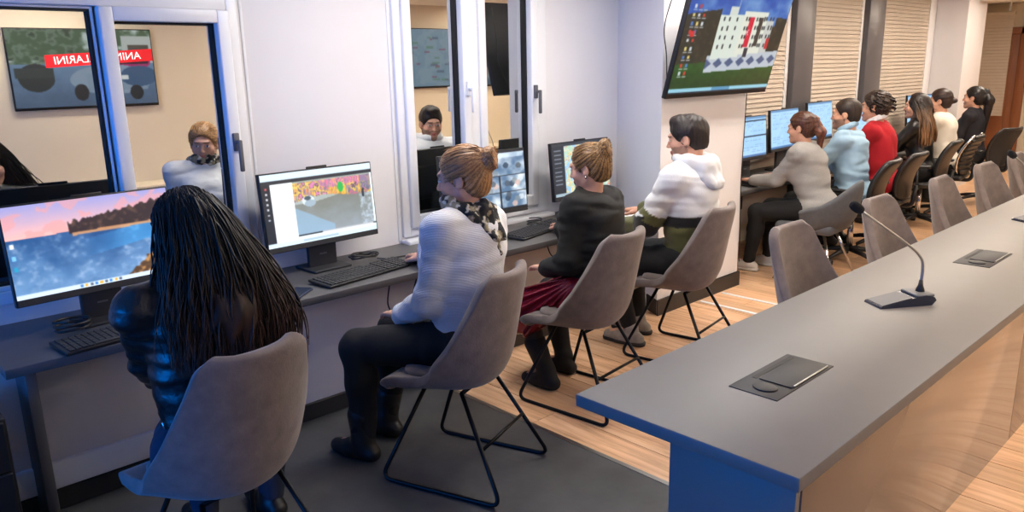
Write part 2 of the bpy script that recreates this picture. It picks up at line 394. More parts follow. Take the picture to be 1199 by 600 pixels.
# wall behind the photographer, seen in the glass: low dark cabinet run, ledge
for i in range(9):
    t = thing('low_cabinet', ['dark brown low cabinet against the wall opposite the windows', 'dark brown low cabinet'][0], 'cabinet', (0.2+i*1.25, YO+0.23, 0), 0, 'low cabinets along the wall opposite the windows')
    MB().bbox(0.005, 1.245, -0.22, 0.18, 0.0, 0.50, 0.004, 1).build('body', M['cab'], t)
    for k in (0, 1):
        d = MB().bbox(0.02+k*0.61, 0.61+k*0.61, 0.18, 0.2, 0.05, 0.48, 0.004, 1).build('door', M['cab'], t)
        MB().bbox(0.53+k*0.12, 0.545+k*0.12, 0.2, 0.22, 0.24, 0.36, 0.003, 1).build('handle', M['steel'], d)
tag(MB().bbox(0.2, 11.45, YO+0.005, YO+0.45, 0.50, 0.54, 0.006).build('ledge', M['wallw']), 'beige continuous ledge on top of the low cabinets', 'ledge')

# ceiling lamps
def lamp(x, y, label, m='lamp', wx=1.2, wy=0.3):
    t = thing('ceiling_light', label, 'lamp', (x, y, CEIL), 0, 'ceiling panel lights')
    f = MB(); f.box(-wx/2-0.02, wx/2+0.02, -wy/2-0.02, -wy/2, -0.03, -0.001); f.box(-wx/2-0.02, wx/2+0.02, wy/2, wy/2+0.02, -0.03, -0.001)
    f.box(-wx/2-0.02, -wx/2, -wy/2, wy/2, -0.03, -0.001); f.box(wx/2, wx/2+0.02, -wy/2, wy/2, -0.03, -0.001); f.build('frame', M['white'], t)
    MB().box(-wx/2, wx/2, -wy/2, wy/2, -0.022, -0.012).build('diffuser', M[m], t)
LAMPS = [(2.5, 2.75, 'lampc'), (4.1, 2.55, 'lampc'), (6.0, 2.6, 'lamp'), (7.8, 2.6, 'lamp'), (9.6, 2.6, 'lamp'), (11.4, 2.6, 'lamp'), (13.8, 3.2, 'lamp'),
         (4.4, 0.5, 'lamp'), (7.4, 0.5, 'lamp'), (10.8, 0.5, 'lamp'), (2.2, -1.1, 'lamp'), (5.2, -1.1, 'lamp'), (8.4, -1.1, 'lamp')]  # last three are unseen, added to brighten the wall opposite the windows
for i, (x, y, m) in enumerate(LAMPS):
    lamp(x, y, 'flat rectangular ceiling panel light above the room', m)
# blue LED wall on the left end wall
t = thing('led_wall', 'large glowing blue LED wall at the left end of the room', 'screen', (XL+0.03, 2.1, 1.1))
MB().bbox(-0.03, 0.03, -1.35, 1.35, -0.8, 0.8, 0.01).build('housing', M['plastic'], t)
MB().box(0.031, 0.036, -1.3, 1.3, -0.75, 0.75).build('screen', M['blue'], t)
#@@FURNITURE
# ================================================================== desks
def desk_top(name, x0, x1, y0, y1, label, m):
    t = thing(name, label, 'desk', (x0, y0, 0))
    MB().bbox(0, x1-x0, 0, y1-y0, ZT-0.038, ZT, 0.003).build('desk_top', m, t)
    return t
dk = desk_top('wall_desk', 0.47, 4.55, 3.20, YW-0.001, 'long dark grey worktop along the window wall, in front of the parapet', M['desk'])
MB().bbox(0.06, 0.10, 0.02, 0.2, 0.0, ZT-0.038, 0.003).build('leg_panel', M['desk'], dk)
MB().bbox(2.05, 2.09, 0.03, 0.2, 0.0, ZT-0.038, 0.003).build('leg_panel', M['desk'], dk)
fd = desk_top('bay_desk', 5.50, 11.2, 3.28, 3.9, 'dark grey worktop of the far bay below the blinds', M['desk'])
for x in (0.05, 1.9, 3.8, 5.6):
    MB().bbox(x, x+0.04, 0.05, 0.6, 0.0, ZT-0.038, 0.003).build('leg_panel', M['desk'], fd)
MB().bbox(0.1, 5.6, 0.45, 0.47, 0.25, ZT-0.04, 0.003).build('modesty_panel', M['para'], fd)

# ------------------------------------------------------------------ conference table
TX0, TX1, TY0, TY1 = 1.75, 8.35, 0.797, 1.562
ct = thing('conference_table', 'long grey laminate conference table with a boxed pedestal', 'table', (TX0, TY0, 0))
MB().bbox(0, TX1-TX0, 0, TY1-TY0, ZT-0.042, ZT, 0.0025).build('table_top', M['table'], ct)
MB().bbox(0.035, 0.06, 0.022, 0.42, 0, ZT-0.042, 0.002).build('end_panel', M['table'], ct)
for a, b in ((0.06, 2.2), (2.203, 4.4), (4.403, 6.54)):
    MB().bbox(a, b, 0.018, 0.038, 0, ZT-0.042, 0.002).build('side_panel', M['tbody'], ct)
MB().bbox(0.06, 6.54, 0.40, 0.42, 0, ZT-0.042, 0.002).build('back_panel', M['table'], ct)
MB().bbox(6.54, 6.565, 0.022, 0.42, 0, ZT-0.042, 0.002).build('end_panel', M['table'], ct)

def power_box(x, y, label):
    t = thing('power_box', label, 'power box', (x, y, ZT), 0, 'flip-lid power boxes in the table')
    MB().bbox(-0.2, 0.2, -0.086, 0.086, -0.03, 0.0035, 0.002).build('frame', M['dplastic'], t)
    MB().bbox(-0.085, 0.185, -0.075, 0.04, 0.0036, 0.008, 0.002).build('lid', M['dplastic'], t)
    MB().box(-0.085, 0.185, 0.05, 0.066, 0.0036, 0.0046).build('cable_slot', M['gasket'], t)
    MB().bbox(-0.07, 0.175, -0.079, -0.073, 0.006, 0.0095, 0.001).build('lid_edge', M['steel'], t)
    MB().lathe([(0.034, 0.0036), (0.036, 0.006), (0.033, 0.0085), (0.0, 0.009)], 24, Matrix.Translation((-0.135, -0.01, 0)) @ Matrix.Diagonal((1.0, 1.15, 1, 1))).build('release_button', M['dplastic'], t)
    return t
power_box(2.342, 1.153, 'charcoal power box set in the table near its close end')
power_box(4.545, 1.168, 'charcoal power box set in the table beyond the microphone')

def microphone(x, y, rz, label):
    """wedge base with a bent gooseneck; local x runs from the tail to the neck end"""
    t = thing('gooseneck_microphone', label, 'microphone', (x, y, ZT), rz, 'conference microphones')
    side = [(-0.14, 0.0), (0.105, 0.0), (0.125, 0.022), (0.115, 0.036), (0.075, 0.046), (0.01, 0.036), (-0.135, 0.010)]
    mt = Matrix.Rotation(PI/2, 4, 'X')
    MB().prism(side, -0.058, 0.058, mt).build('base', M['navyp'], t)
    MB().add([(-0.13, -0.054, 0.0118), (0.01, -0.054, 0.0368), (0.01, 0.054, 0.0368), (-0.13, 0.054, 0.0118), (-0.13, -0.054, 0.0138), (0.01, -0.054, 0.0388), (0.01, 0.054, 0.0388), (-0.13, 0.054, 0.0138)],
             [(3, 2, 1, 0), (4, 5, 6, 7), (0, 1, 5, 4), (1, 2, 6, 5), (2, 3, 7, 6), (3, 0, 4, 7)]).build('top_plate', M['silverp'], t)
    MB().bbox(0.03, 0.118, -0.056, 0.056, 0.037, 0.05, 0.006).build('rear_cap', M['silverp'], t)
    MB().cyl((0.127, -0.02, 0.022), (0.121, -0.02, 0.022), 0.010, seg=12).build('talk_button', M['white'], t)
    MB().lathe([(0.02, 0.045), (0.017, 0.06), (0.011, 0.075), (0.008, 0.1)], 14, Matrix.Translation((0.085, 0, 0))).build('neck_socket', M['plastic'], t)
    pts = spline([(0.085, 0, 0.09), (0.087, 0, 0.15), (0.072, 0.0, 0.2), (0.0, 0.0, 0.265), (-0.235, 0.0, 0.425)], 30)
    MB().tube(pts, [0.0065]*12+[0.0055]*19, 8).build('gooseneck', M['steel'], t)
    e = pts[-1]; d = (pts[-1]-pts[-2]).normalized()
    q = d.to_track_quat('Z', 'Y').to_matrix().to_4x4()
    MB().lathe([(0.008, -0.012), (0.017, -0.006), (0.021, 0.012), (0.021, 0.035), (0.016, 0.05), (0.006, 0.056)], 18, Matrix.Translation(e) @ q).build('foam_windscreen', M['foam'], t)
    return t
microphone(3.45, 1.178, math.radians(-34), 'gooseneck microphone with navy wedge base on the table, between the power boxes')
microphone(5.86, 1.225, math.radians(-34), 'gooseneck microphone farther along the table, partly cut by the right edge')

# ------------------------------------------------------------------ shell chairs
def shell_chair(name, label, group, loc, deg):
    t = thing(name, label, 'chair', (loc[0], loc[1], 0), math.radians(deg), group)
    # profile from seat front to back top: y, z, half width, side curl
    prof = [(0.272, 0.405, 0.225, 0.00), (0.262, 0.44, 0.24, 0.0), (0.22, 0.462, 0.25, 0.008), (0.13, 0.458, 0.262, 0.03), (0.03, 0.445, 0.27, 0.065), (-0.07, 0.44, 0.275, 0.125), (-0.145, 0.47, 0.275, 0.17),
            (-0.19, 0.55, 0.266, 0.165), (-0.212, 0.65, 0.25, 0.13), (-0.23, 0.76, 0.224, 0.092), (-0.246, 0.85, 0.2, 0.066), (-0.262, 0.945, 0.176, 0.045)]
    P = spline([(p[0], p[1], 0) for p in prof], 40); Q = spline([(p[2], p[3], 0) for p in prof], 40)
    L = [0.0]
    for i in range(40): L.append(L[-1]+(P[i+1]-P[i]).length)
    NU = 16; rows = []; nrm = []
    rf, rb = 0.07, 0.055
    for i in range(41):
        a = P[max(i-1, 0)]; b = P[min(i+1, 40)]; tg = (b-a).normalized(); n = Vector((-tg.y, tg.x)) * -1
        # inward normal (up on the seat, forward on the back)
        vv = min(max((L[i]/L[-1]-0.10)/0.62, 0.0), 1.0); vv = vv*vv*(3-2*vv); th = math.radians(90-78*vv); n = Vector((math.cos(th), math.sin(th)))
        hw = Q[i].x
        for d, rr in ((L[i], rf), (L[-1]-L[i], rb)):
            if d < rr: hw -= rr-math.sqrt(max(rr*rr-(rr-d)**2, 0))
        row = []
        for k in range(NU+1):
            u = -1+2*k/NU; u = math.sin(u*PI/2*0.98)/math.sin(PI/2*0.98); c = Q[i].y*abs(u)**2.2
            row.append(Vector((hw*u, P[i].x+n.x*c, P[i].y+n.y*c)))
        rows.append(row)
    vs = [v for r in rows for v in r]; W = NU+1
    fs = [(i*W+k, i*W+k+1, (i+1)*W+k+1, (i+1)*W+k) for i in range(40) for k in range(NU)]
    sh = MB().add(vs, fs, True).build('shell', M['suede'], t)
    so = sh.modifiers.new('thickness', 'SOLIDIFY'); so.thickness = 0.046; so.offset = 0.0; so.use_even_offset = False
    sb = sh.modifiers.new('round', 'SUBSURF'); sb.levels = 1; sb.render_levels = 1
    # seat pad on the shell
    pad = []; rim = 20
    bm_v = []; 
    for j, (sc, dz) in enumerate(((1.0, 0.0), (1.02, 0.014), (0.98, 0.027), (0.85, 0.033))):
        for k in range(rim):
            an = 2*PI*k/rim; cx = math.copysign(abs(math.cos(an))**0.6, math.cos(an)); cy = math.copysign(abs(math.sin(an))**0.6, math.sin(an))
            bm_v.append((0.205*cx*sc, 0.055+0.165*cy*sc, 0.478+dz+0.012*cx*cx))
    fz = [(j*rim+k, j*rim+(k+1) % rim, (j+1)*rim+(k+1) % rim, (j+1)*rim+k) for j in range(3) for k in range(rim)]+[tuple(3*rim+k for k in range(rim)), tuple(range(rim-1, -1, -1))]
    MB().add(bm_v, fz, True).build('seat_pad', M['suede'], t)
    # sled base: one loop a side, cross bars
    for sx in (-1, 1):
        pts = rounded([(sx*0.14, 0.10, 0.44), (sx*0.245, 0.29, 0.009), (sx*0.245, -0.30, 0.009), (sx*0.14, -0.07, 0.43)], 0.06, 7)
        MB().tube(pts, 0.0095, 8).build('leg', M['blackm'], t)
    MB().cyl((-0.19, -0.19, 0.215), (0.19, -0.19, 0.215), 0.0075, seg=8).build('stretcher', M['blackm'], t)
    MB().cyl((-0.14, 0.095, 0.436), (0.14, 0.095, 0.436), 0.009, seg=8).build('seat_rail', M['blackm'], t)
    MB().cyl((-0.14, -0.072, 0.427), (0.14, -0.072, 0.427), 0.009, seg=8).build('seat_rail', M['blackm'], t)
    return t
gch = 'greige shell chairs'
ch0 = shell_chair('shell_chair', 'greige suede shell chair seating the long-haired person in black leather', gch, (0.91, 2.36), 8)
def place_chair(x, y, deg, label):
    c = copy_tree(ch0); c.location = (x, y, 0); c.rotation_euler = (0, 0, math.radians(deg)); c['label'] = label; return c
place_chair(2.01, 2.45, 20, 'greige suede shell chair seating the person in the white sweater')
place_chair(2.955, 2.55, 6, 'greige suede shell chair seating the person in the burgundy skirt')
place_chair(3.87, 2.575, 9, 'greige suede shell chair seating the person in the white and olive hoodie')
for x, lab in ((3.62, 'greige shell chair tucked under the table, closest to its near end'), (4.70, 'greige shell chair tucked under the table, behind the microphone head'),
               (5.78, 'greige shell chair tucked under the table, third from the near end'), (6.73, 'greige shell chair tucked under the table, fourth from the near end'),
               (7.6, 'greige shell chair tucked under the table, farthest and cut by the right edge')):
    place_chair(x, 1.58, 180+random.uniform(-5, 5), lab)

# ------------------------------------------------------------------ office chairs of the far bay
def office_chair(label, loc, deg, style='pad', group='black office chairs in the far bay'):
    t = thing('office_chair', label, 'chair', (loc[0], loc[1], 0), math.radians(deg), group)
    m = M['leath'] if style != 'mesh' else M['mesh']
    rows = []; n = 16
    h0, h1 = 0.50, 0.93
    for i in range(n+1):
        v = i/n; z = h0+(h1-h0)*v; y = -0.22-0.13*v+0.05*math.sin(v*PI)
        hw = 0.235*(0.82+0.25*math.sin(min(v*1.25, 1)*PI*0.62))
        if v > 0.8: hw -= 0.06*((v-0.8)/0.2)**2
        if v < 0.15: hw -= 0.05*((0.15-v)/0.15)**2
        rows.append([Vector((hw*u, y+0.06*u*u, z)) for u in np.linspace(-1, 1, 9)])
    vs = [v for r in rows for v in r]; fs = [(i*9+k, i*9+k+1, (i+1)*9+k+1, (i+1)*9+k) for i in range(n) for k in range(8)]
    b = MB().add(vs, fs, True).build('backrest', m, t)
    so = b.modifiers.new('thickness', 'SOLIDIFY'); so.thickness = 0.05 if style != 'mesh' else 0.02; so.offset = 0
    sb = b.modifiers.new('round', 'SUBSURF'); sb.levels = 1; sb.render_levels = 1
    if style == 'rib':
        for i in range(2, 15, 2):
            r = rows[i]; MB().tube([v+Vector((0, -0.03, 0)) for v in r], 0.012, 6).build('rib', M['leath'], t)
        for sx in (0, 8):
            MB().tube([rows[i][sx]+Vector((0.01*(1 if sx else -1), 0, 0)) for i in range(n+1)], 0.013, 8).build('side_rail', M['chrome'], t)
    if style == 'mesh':
        out = [rows[0][k] for k in range(9)]+[rows[i][8] for i in range(1, n+1)]+[rows[n][k] for k in range(7, -1, -1)]+[rows[i][0] for i in range(n-1, 0, -1)]
        MB().tube(out, 0.016, 8, closed=True).build('back_frame', M['plastic'], t)
    if style == 'pad':
        MB().tube([rows[i][8]+Vector((0.004, -0.02, 0)) for i in range(1, n)], 0.012, 8).build('side_rail', M['dplastic'], t)
        MB().tube([rows[i][0]+Vector((-0.004, -0.02, 0)) for i in range(1, n)], 0.012, 8).build('side_rail', M['dplastic'], t)
    MB().bbox(-0.24, 0.24, -0.22, 0.25, 0.44, 0.50, 0.03, 3).build('seat', m, t)
    MB().tube(rounded([(0, -0.05, 0.43), (0, -0.27, 0.43), (0, -0.29, 0.62)], 0.05), 0.02, 8).build('back_bracket', M['plastic'], t)
    for sx in (-1, 1):
        a = MB().tube(rounded([(sx*0.2, -0.02, 0.43), (sx*0.29, -0.02, 0.43), (sx*0.29, -0.02, 0.66)], 0.04), 0.014, 8).build('armrest', M['chrome'] if style == 'rib' else M['plastic'], t)
        MB().bbox(sx*0.29-0.03, sx*0.29+0.03, -0.14, 0.13, 0.655, 0.685, 0.012).build('arm_pad', M['leath'], a)
    MB().cyl((0, 0, 0.1), (0, 0, 0.43), 0.028, 0.024, 12).build('gas_column', M['chrome'], t)
    for k in range(5):
        an = 2*PI*k/5+0.3; c, s_ = math.cos(an), math.sin(an)
        leg = MB().tube([(0.02*c, 0.02*s_, 0.115), (0.16*c, 0.16*s_, 0.10), (0.29*c, 0.29*s_, 0.075)], [0.026, 0.021, 0.015], 8).build('base_leg', M['plastic'], t)
        mt = Matrix.Translation((0.29*c, 0.29*s_, 0.028))
        cs = MB(); cs.cyl(mt @ Vector((-0.022*s_, 0.022*c, 0)), mt @ Vector((0.022*s_, -0.022*c, 0)), 0.028, seg=12); cs.cyl(mt @ Vector((0, 0, 0.02)), mt @ Vector((0, 0, 0.05)), 0.008, seg=8)
        cs.build('caster', M['plastic'], leg)
    return t
office_chair('black padded office chair seating the person in the light blue shirt', (6.78, 2.80), 10)
office_chair('black padded office chair seating the person in the red sweater', (7.46, 2.82), 4)
office_chair('black padded office chair seating the person with long brown hair', (8.74, 2.92), 8)
office_chair('black ribbed office chair with chrome rails seating the person in white', (9.45, 2.92), 6, 'rib')
office_chair('black mesh office chair seating the person with the long black ponytail', (10.55, 2.84), -14, 'mesh')

# low slate chair of the first bay seat
t = thing('slate_chair', 'slate grey low-back chair with chrome legs seating the person in the grey sweater', 'chair', (6.08, 2.78, 0), math.radians(4))
rows = []
for i in range(29):
    an = math.radians(-190+200*i/28); ca, sa = math.cos(an), math.sin(an)     # wraps round the back
    top = 0.62+0.22*max(0.0, -sa)**2.0 if sa < 0 else 0.60-0.06*sa
    row = []
    for z, off in ((0.44, -0.03), (0.50, 0.0), (0.57, 0.012), (top*0.5+0.285, 0.02), (top, 0.028)):
        row.append(Vector(((0.265+off)*ca, (0.25+off*2.2)*sa, z)))
    rows.append(row)
b = MB().add([v for r in rows for v in r], [(i*5+k, (i+1)*5+k, (i+1)*5+k+1, i*5+k+1) for i in range(28) for k in range(4)], True).build('backrest', M['gfab'], t)
so = b.modifiers.new('thickness', 'SOLIDIFY'); so.thickness = 0.05; so.offset = 0
sb = b.modifiers.new('round', 'SUBSURF'); sb.levels = 1; sb.render_levels = 1
MB().bbox(-0.235, 0.235, -0.2, 0.27, 0.40, 0.48, 0.035, 3).build('seat', M['gfab'], t)
for sx in (-1, 1):
    for sy in (-1, 1):
        MB().cyl((sx*0.12, sy*0.1, 0.40), (sx*0.25, sy*0.24, 0.0), 0.013, 0.010, 10).build('leg', M['chrome'], t)

# ================================================================== displays
class Canvas:
    """a picture drawn in code, sRGB 0-255, origin top left, unit coordinates"""
    def __init__(s, w, h, c): s.w, s.h = w, h; s.a = np.zeros((h, w, 3)); s.a[:] = c; s.x, s.y = np.meshgrid((np.arange(w)+0.5)/w, (np.arange(h)+0.5)/h)
    def mask(s, m, c, k=1.0):
        m = np.clip(m, 0, 1)[..., None]*k; s.a = s.a*(1-m)+np.array(c)*m; return s
    def rect(s, x0, y0, x1, y1, c, k=1.0): return s.mask(((s.x >= x0) & (s.x < x1) & (s.y >= y0) & (s.y < y1)).astype(float), c, k)
    def ell(s, x, y, rx, ry, c, k=1.0): return s.mask((((s.x-x)/rx)**2+((s.y-y)/ry)**2 < 1).astype(float), c, k)
    def noise(s, fx, fy, seed=0, oct=3):
        r = np.random.default_rng(seed); out = np.zeros((s.h, s.w)); amp = 1; tot = 0
        for o in range(oct):
            nx, ny = int(fx*2**o)+2, int(fy*2**o)+2; g = r.random((ny, nx)); u = s.x*(nx-1.001); v = s.y*(ny-1.001); i = u.astype(int); j = v.astype(int); u = u-i; v = v-j
            u = u*u*(3-2*u); v = v*v*(3-2*v)
            out += amp*((g[j, i]*(1-u)+g[j, i+1]*u)*(1-v)+(g[j+1, i]*(1-u)+g[j+1, i+1]*u)*v); tot += amp; amp *= 0.5
        return out/tot
    def grad(s, m, c0, c1, t):
        t = np.clip(t, 0, 1)[..., None]; c = np.array(c0)*(1-t)+np.array(c1)*t; m = np.clip(m, 0, 1)[..., None]; s.a = s.a*(1-m)+c*m; return s
    def tint(s, amt): s.a = np.clip(s.a*amt, 0, 255); return s
def screen_mesh(name, cv, w, h):
    """grid in local XZ facing -Y, centre at origin; one colour per display pixel"""
    nx, nz = cv.w, cv.h
    gx, gz = np.meshgrid(np.linspace(-w/2, w/2, nx+1), np.linspace(h/2, -h/2, nz+1))
    V = np.stack([gx.ravel(), np.zeros(gx.size), gz.ravel()], 1)
    i, k = np.meshgrid(np.arange(nx), np.arange(nz)); a = (k*(nx+1)+i).ravel()
    F = np.stack([a, a+nx+1, a+nx+2, a+1], 1)
    me = bpy.data.meshes.new(name); me.from_pydata(V.tolist(), [], F.tolist())
    a = np.pad(cv.a, ((1, 1), (1, 1), (0, 0)), 'edge'); cv.a = (a[1:-1, 1:-1]*2+a[:-2, 1:-1]+a[2:, 1:-1]+a[1:-1, :-2]+a[1:-1, 2:])/6
    c = cv.a.reshape(-1, 3)/255.0; lin = np.where(c <= 0.04045, c/12.92, ((c+0.055)/1.055)**2.4)
    at = me.color_attributes.new('picture', 'FLOAT_COLOR', 'CORNER')
    at.data.foreach_set('color', np.repeat(np.concatenate([lin, np.ones((len(lin), 1))], 1), 4, 0).astype(np.float32).ravel())
    me.update(); return me

def pic_coast():
    c = Canvas(180, 101, (0, 0, 0)); n = c.noise(6, 5, 3, 4); n2 = c.noise(30, 20, 4, 3); hz = 0.36-0.03*c.x
    c.grad((c.y < hz).astype(float), (150, 150, 205), (240, 180, 175), c.y/0.34+0.25*(n-0.5)); c.mask((c.y < hz)*(n > 0.52)*1.0, (225, 150, 150), 0.55)
    c.grad((c.y >= hz).astype(float), (28, 74, 130), (120, 160, 205), (c.y-hz)*1.1+0.9*(n-0.45)); c.mask((c.y > hz)*np.clip((n2-0.5)*3, 0, 1)*np.clip(n*2-0.7, 0, 1), (205, 215, 235), 0.7)
    c.mask((c.y > hz)*(np.abs(c.y-0.52+0.25*(c.x-0.6)) < 0.1)*np.clip((c.x-0.4)*3, 0, 1), (60, 150, 215), 0.65)
    tr = 0.20-0.22*np.clip(c.x-0.36, 0, 1)+0.09*c.noise(34, 2, 5, 2); c.mask(((c.x > 0.355) & (c.y > tr) & (c.y < hz+0.03)).astype(float), (44, 34, 40)); c.mask(((c.x > 0.355) & (c.y > tr) & (c.y < hz+0.03))*np.clip((n2-0.55)*4, 0, 1), (120, 90, 70), 0.6)
    c.mask(((c.x > 0.37) & (np.abs(c.y-hz-0.035) < 0.018)).astype(float), (214, 150, 100), 0.8)
    rk = 1.02-0.62*np.clip((c.x-0.62)*2.2, 0, 1)+0.1*(n2-0.5); c.mask(((c.y > rk) & (c.x > 0.62)).astype(float), (82, 58, 40)); c.mask(((c.y > rk) & (c.x > 0.62))*np.clip((n2-0.45)*4, 0, 1), (206, 150, 90), 0.9)
    c.rect(0, 0.955, 1, 1, (205, 222, 240)); [c.rect(0.36+0.03*i, 0.965, 0.378+0.03*i, 0.99, [(60, 120, 200), (230, 170, 60), (80, 90, 110)][i % 3]) for i in range(9)]
    c.rect(0.015, 0.40, 0.04, 0.45, (230, 235, 240)); c.rect(0.015, 0.52, 0.04, 0.57, (120, 190, 240)); c.rect(0.015, 0.64, 0.04, 0.69, (40, 150, 190))
    return c
def pic_street():
    c = Canvas(180, 101, (228, 240, 244)); c.rect(0, 0.0, 1, 0.09, (206, 228, 236)); c.rect(0, 0.09, 1, 0.14, (40, 44, 52)); c.rect(0, 0.14, 0.075, 0.95, (34, 38, 46)); c.rect(0.075, 0.14, 0.26, 0.95, (238, 242, 244))
    for i in range(7): c.rect(0.028, 0.18+0.07*i, 0.045, 0.205+0.07*i, (200, 90, 90) if i == 0 else (200, 205, 212))
    n = c.noise(14, 10, 8, 4); n2 = c.noise(50, 30, 9, 3); v = ((c.x > 0.26) & (c.x < 0.985) & (c.y > 0.14) & (c.y < 0.88)); V = v.astype(float)
    c.grad(V, (150, 160, 150), (176, 186, 196), c.y+0.5*(n-0.5)); road = v & (c.y > 0.40+0.06*np.sin(c.x*5)); c.grad(road.astype(float), (120, 124, 118), (150, 160, 172), (c.y-0.4)*1.6+0.4*(n-0.5))
    crowd = v & (c.y > 0.16) & (c.y < 0.40+0.03*np.sin(c.x*9))
    pal = [(90, 100, 120), (214, 90, 130), (120, 130, 140), (226, 150, 60), (240, 200, 80), (90, 60, 80), (220, 110, 170)]
    r = np.floor(np.clip((c.noise(38, 13, 15, 2)-0.2)/0.6, 0, 0.999)*7).astype(int)
    for k in range(7): c.mask((crowd & (r == k)).astype(float), pal[k], 0.75)
    c.mask((crowd & (c.y < 0.26) & (c.x > 0.5))*1.0, (224, 120, 170), 0.4); c.mask((crowd & (np.abs(c.x-0.66) < 0.08) & (c.y > 0.28))*1.0, (240, 180, 50), 0.5)
    c.ell(0.69, 0.29, 0.028, 0.075, (40, 170, 80)); c.rect(0.88, 0.16, 0.985, 0.36, (90, 110, 140), 0.5)
    c.ell(0.385, 0.42, 0.055, 0.07, (206, 216, 222)); c.ell(0.40, 0.46, 0.05, 0.05, (150, 170, 184)); c.ell(0.38, 0.385, 0.03, 0.03, (70, 84, 96))
    c.mask((v & (c.y > 0.5+0.9*(c.x-0.26)) & (c.x < 0.6))*1.0, (140, 176, 206), 0.7); c.mask((v & (c.x > 0.86) & (c.y > 0.42))*np.clip(n2*2-0.6, 0, 1), (190, 206, 222), 0.8); c.ell(0.90, 0.42, 0.012, 0.07, (40, 50, 66))
    c.rect(0.26, 0.88, 1, 0.905, (40, 44, 52)); c.rect(0.48, 0.885, 0.97, 0.9, (190, 190, 196)); c.rect(0.0, 0.94, 1, 1, (206, 228, 236)); c.rect(0.3, 0.95, 0.62, 0.985, (170, 190, 206))
    return c
def cctv_cell(c, x0, y0, x1, y1, seed):
    n = c.noise(7, 6, seed, 3); m = (c.x > x0) & (c.x < x1) & (c.y > y0) & (c.y < y1); c.grad(m*1.0, (84, 112, 142), (226, 232, 236), (n-0.3)*2.0); r = np.random.default_rng(seed)
    for k in range(5):
        x = r.uniform(x0+0.04, x1-0.04); y = r.uniform(y0+0.1*(y1-y0), y1-0.1*(y1-y0)); c.mask(m*((((c.x-x)/0.035)**2+((c.y-y)/0.05)**2) < 1)*1.0, [(40, 56, 78), (206, 214, 220), (120, 132, 140), (200, 170, 160), (70, 80, 90)][k], 0.8)
    c.rect(x0, y0, x1, y0+0.012, (24, 28, 36)); c.rect(x0, y0, x0+0.008, y1, (24, 28, 36))
def pic_grid():
    c = Canvas(150, 84, (28, 32, 40)); k = 30
    cctv_cell(c, 0.02, 0.02, 1, 0.42, 21); c.rect(0.4, 0.03, 0.99, 0.12, (206, 222, 236), 0.6)
    for r in range(2):
        for q in range(3): k += 1; cctv_cell(c, 0.02+q*0.33, 0.42+r*0.28, 0.34+q*0.33, 0.70+r*0.28, k)
    return c
def pic_map():
    c = Canvas(160, 90, (196, 208, 206)); c.rect(0, 0, 1, 0.06, (50, 54, 60)); c.rect(0, 0.06, 0.2, 1, (36, 40, 48)); n = c.noise(22, 14, 61, 4)
    m = (c.x > 0.2) & (c.y > 0.06); c.mask((m & (n > 0.55))*1.0, (160, 196, 170), 0.8); c.mask((m & (n < 0.42))*1.0, (130, 180, 214), 0.8); c.mask((m & (np.abs(n-0.5) < 0.015))*1.0, (236, 190, 70)); c.mask((m & (np.abs(c.noise(9, 7, 62, 2)-0.5) < 0.012))*1.0, (232, 120, 60))
    for i in range(9): c.rect(0.03, 0.12+0.08*i, 0.15, 0.14+0.08*i, (120, 130, 140))
    c.rect(0.02, 0.94, 1, 1, (150, 170, 180)); return c
def pic_sheet(seed, split):
    c = Canvas(96, 60, (150, 190, 222)); n = c.noise(7, 6, seed, 2); c.mask((n > 0.5)*1.0, (166, 202, 230), 0.5); c.rect(0, 0, 1, 0.05, (90, 130, 170)); c.rect(0, 0.95, 1, 1, (70, 110, 156)); r = np.random.default_rng(seed)
    for i in range(14):
        y = 0.12+0.058*i; x = 0.06
        while x < 0.9:
            wd = r.uniform(0.03, 0.14); c.rect(x, y, min(x+wd, 0.93), y+0.014, (110, 146, 182), 0.8 if r.random() > 0.35 else 0); x += wd+0.03
    if split: c.rect(0, 0.46, 1, 0.50, (36, 52, 72)); c.rect(0, 0.08, 1, 0.11, (36, 52, 72))
    return c
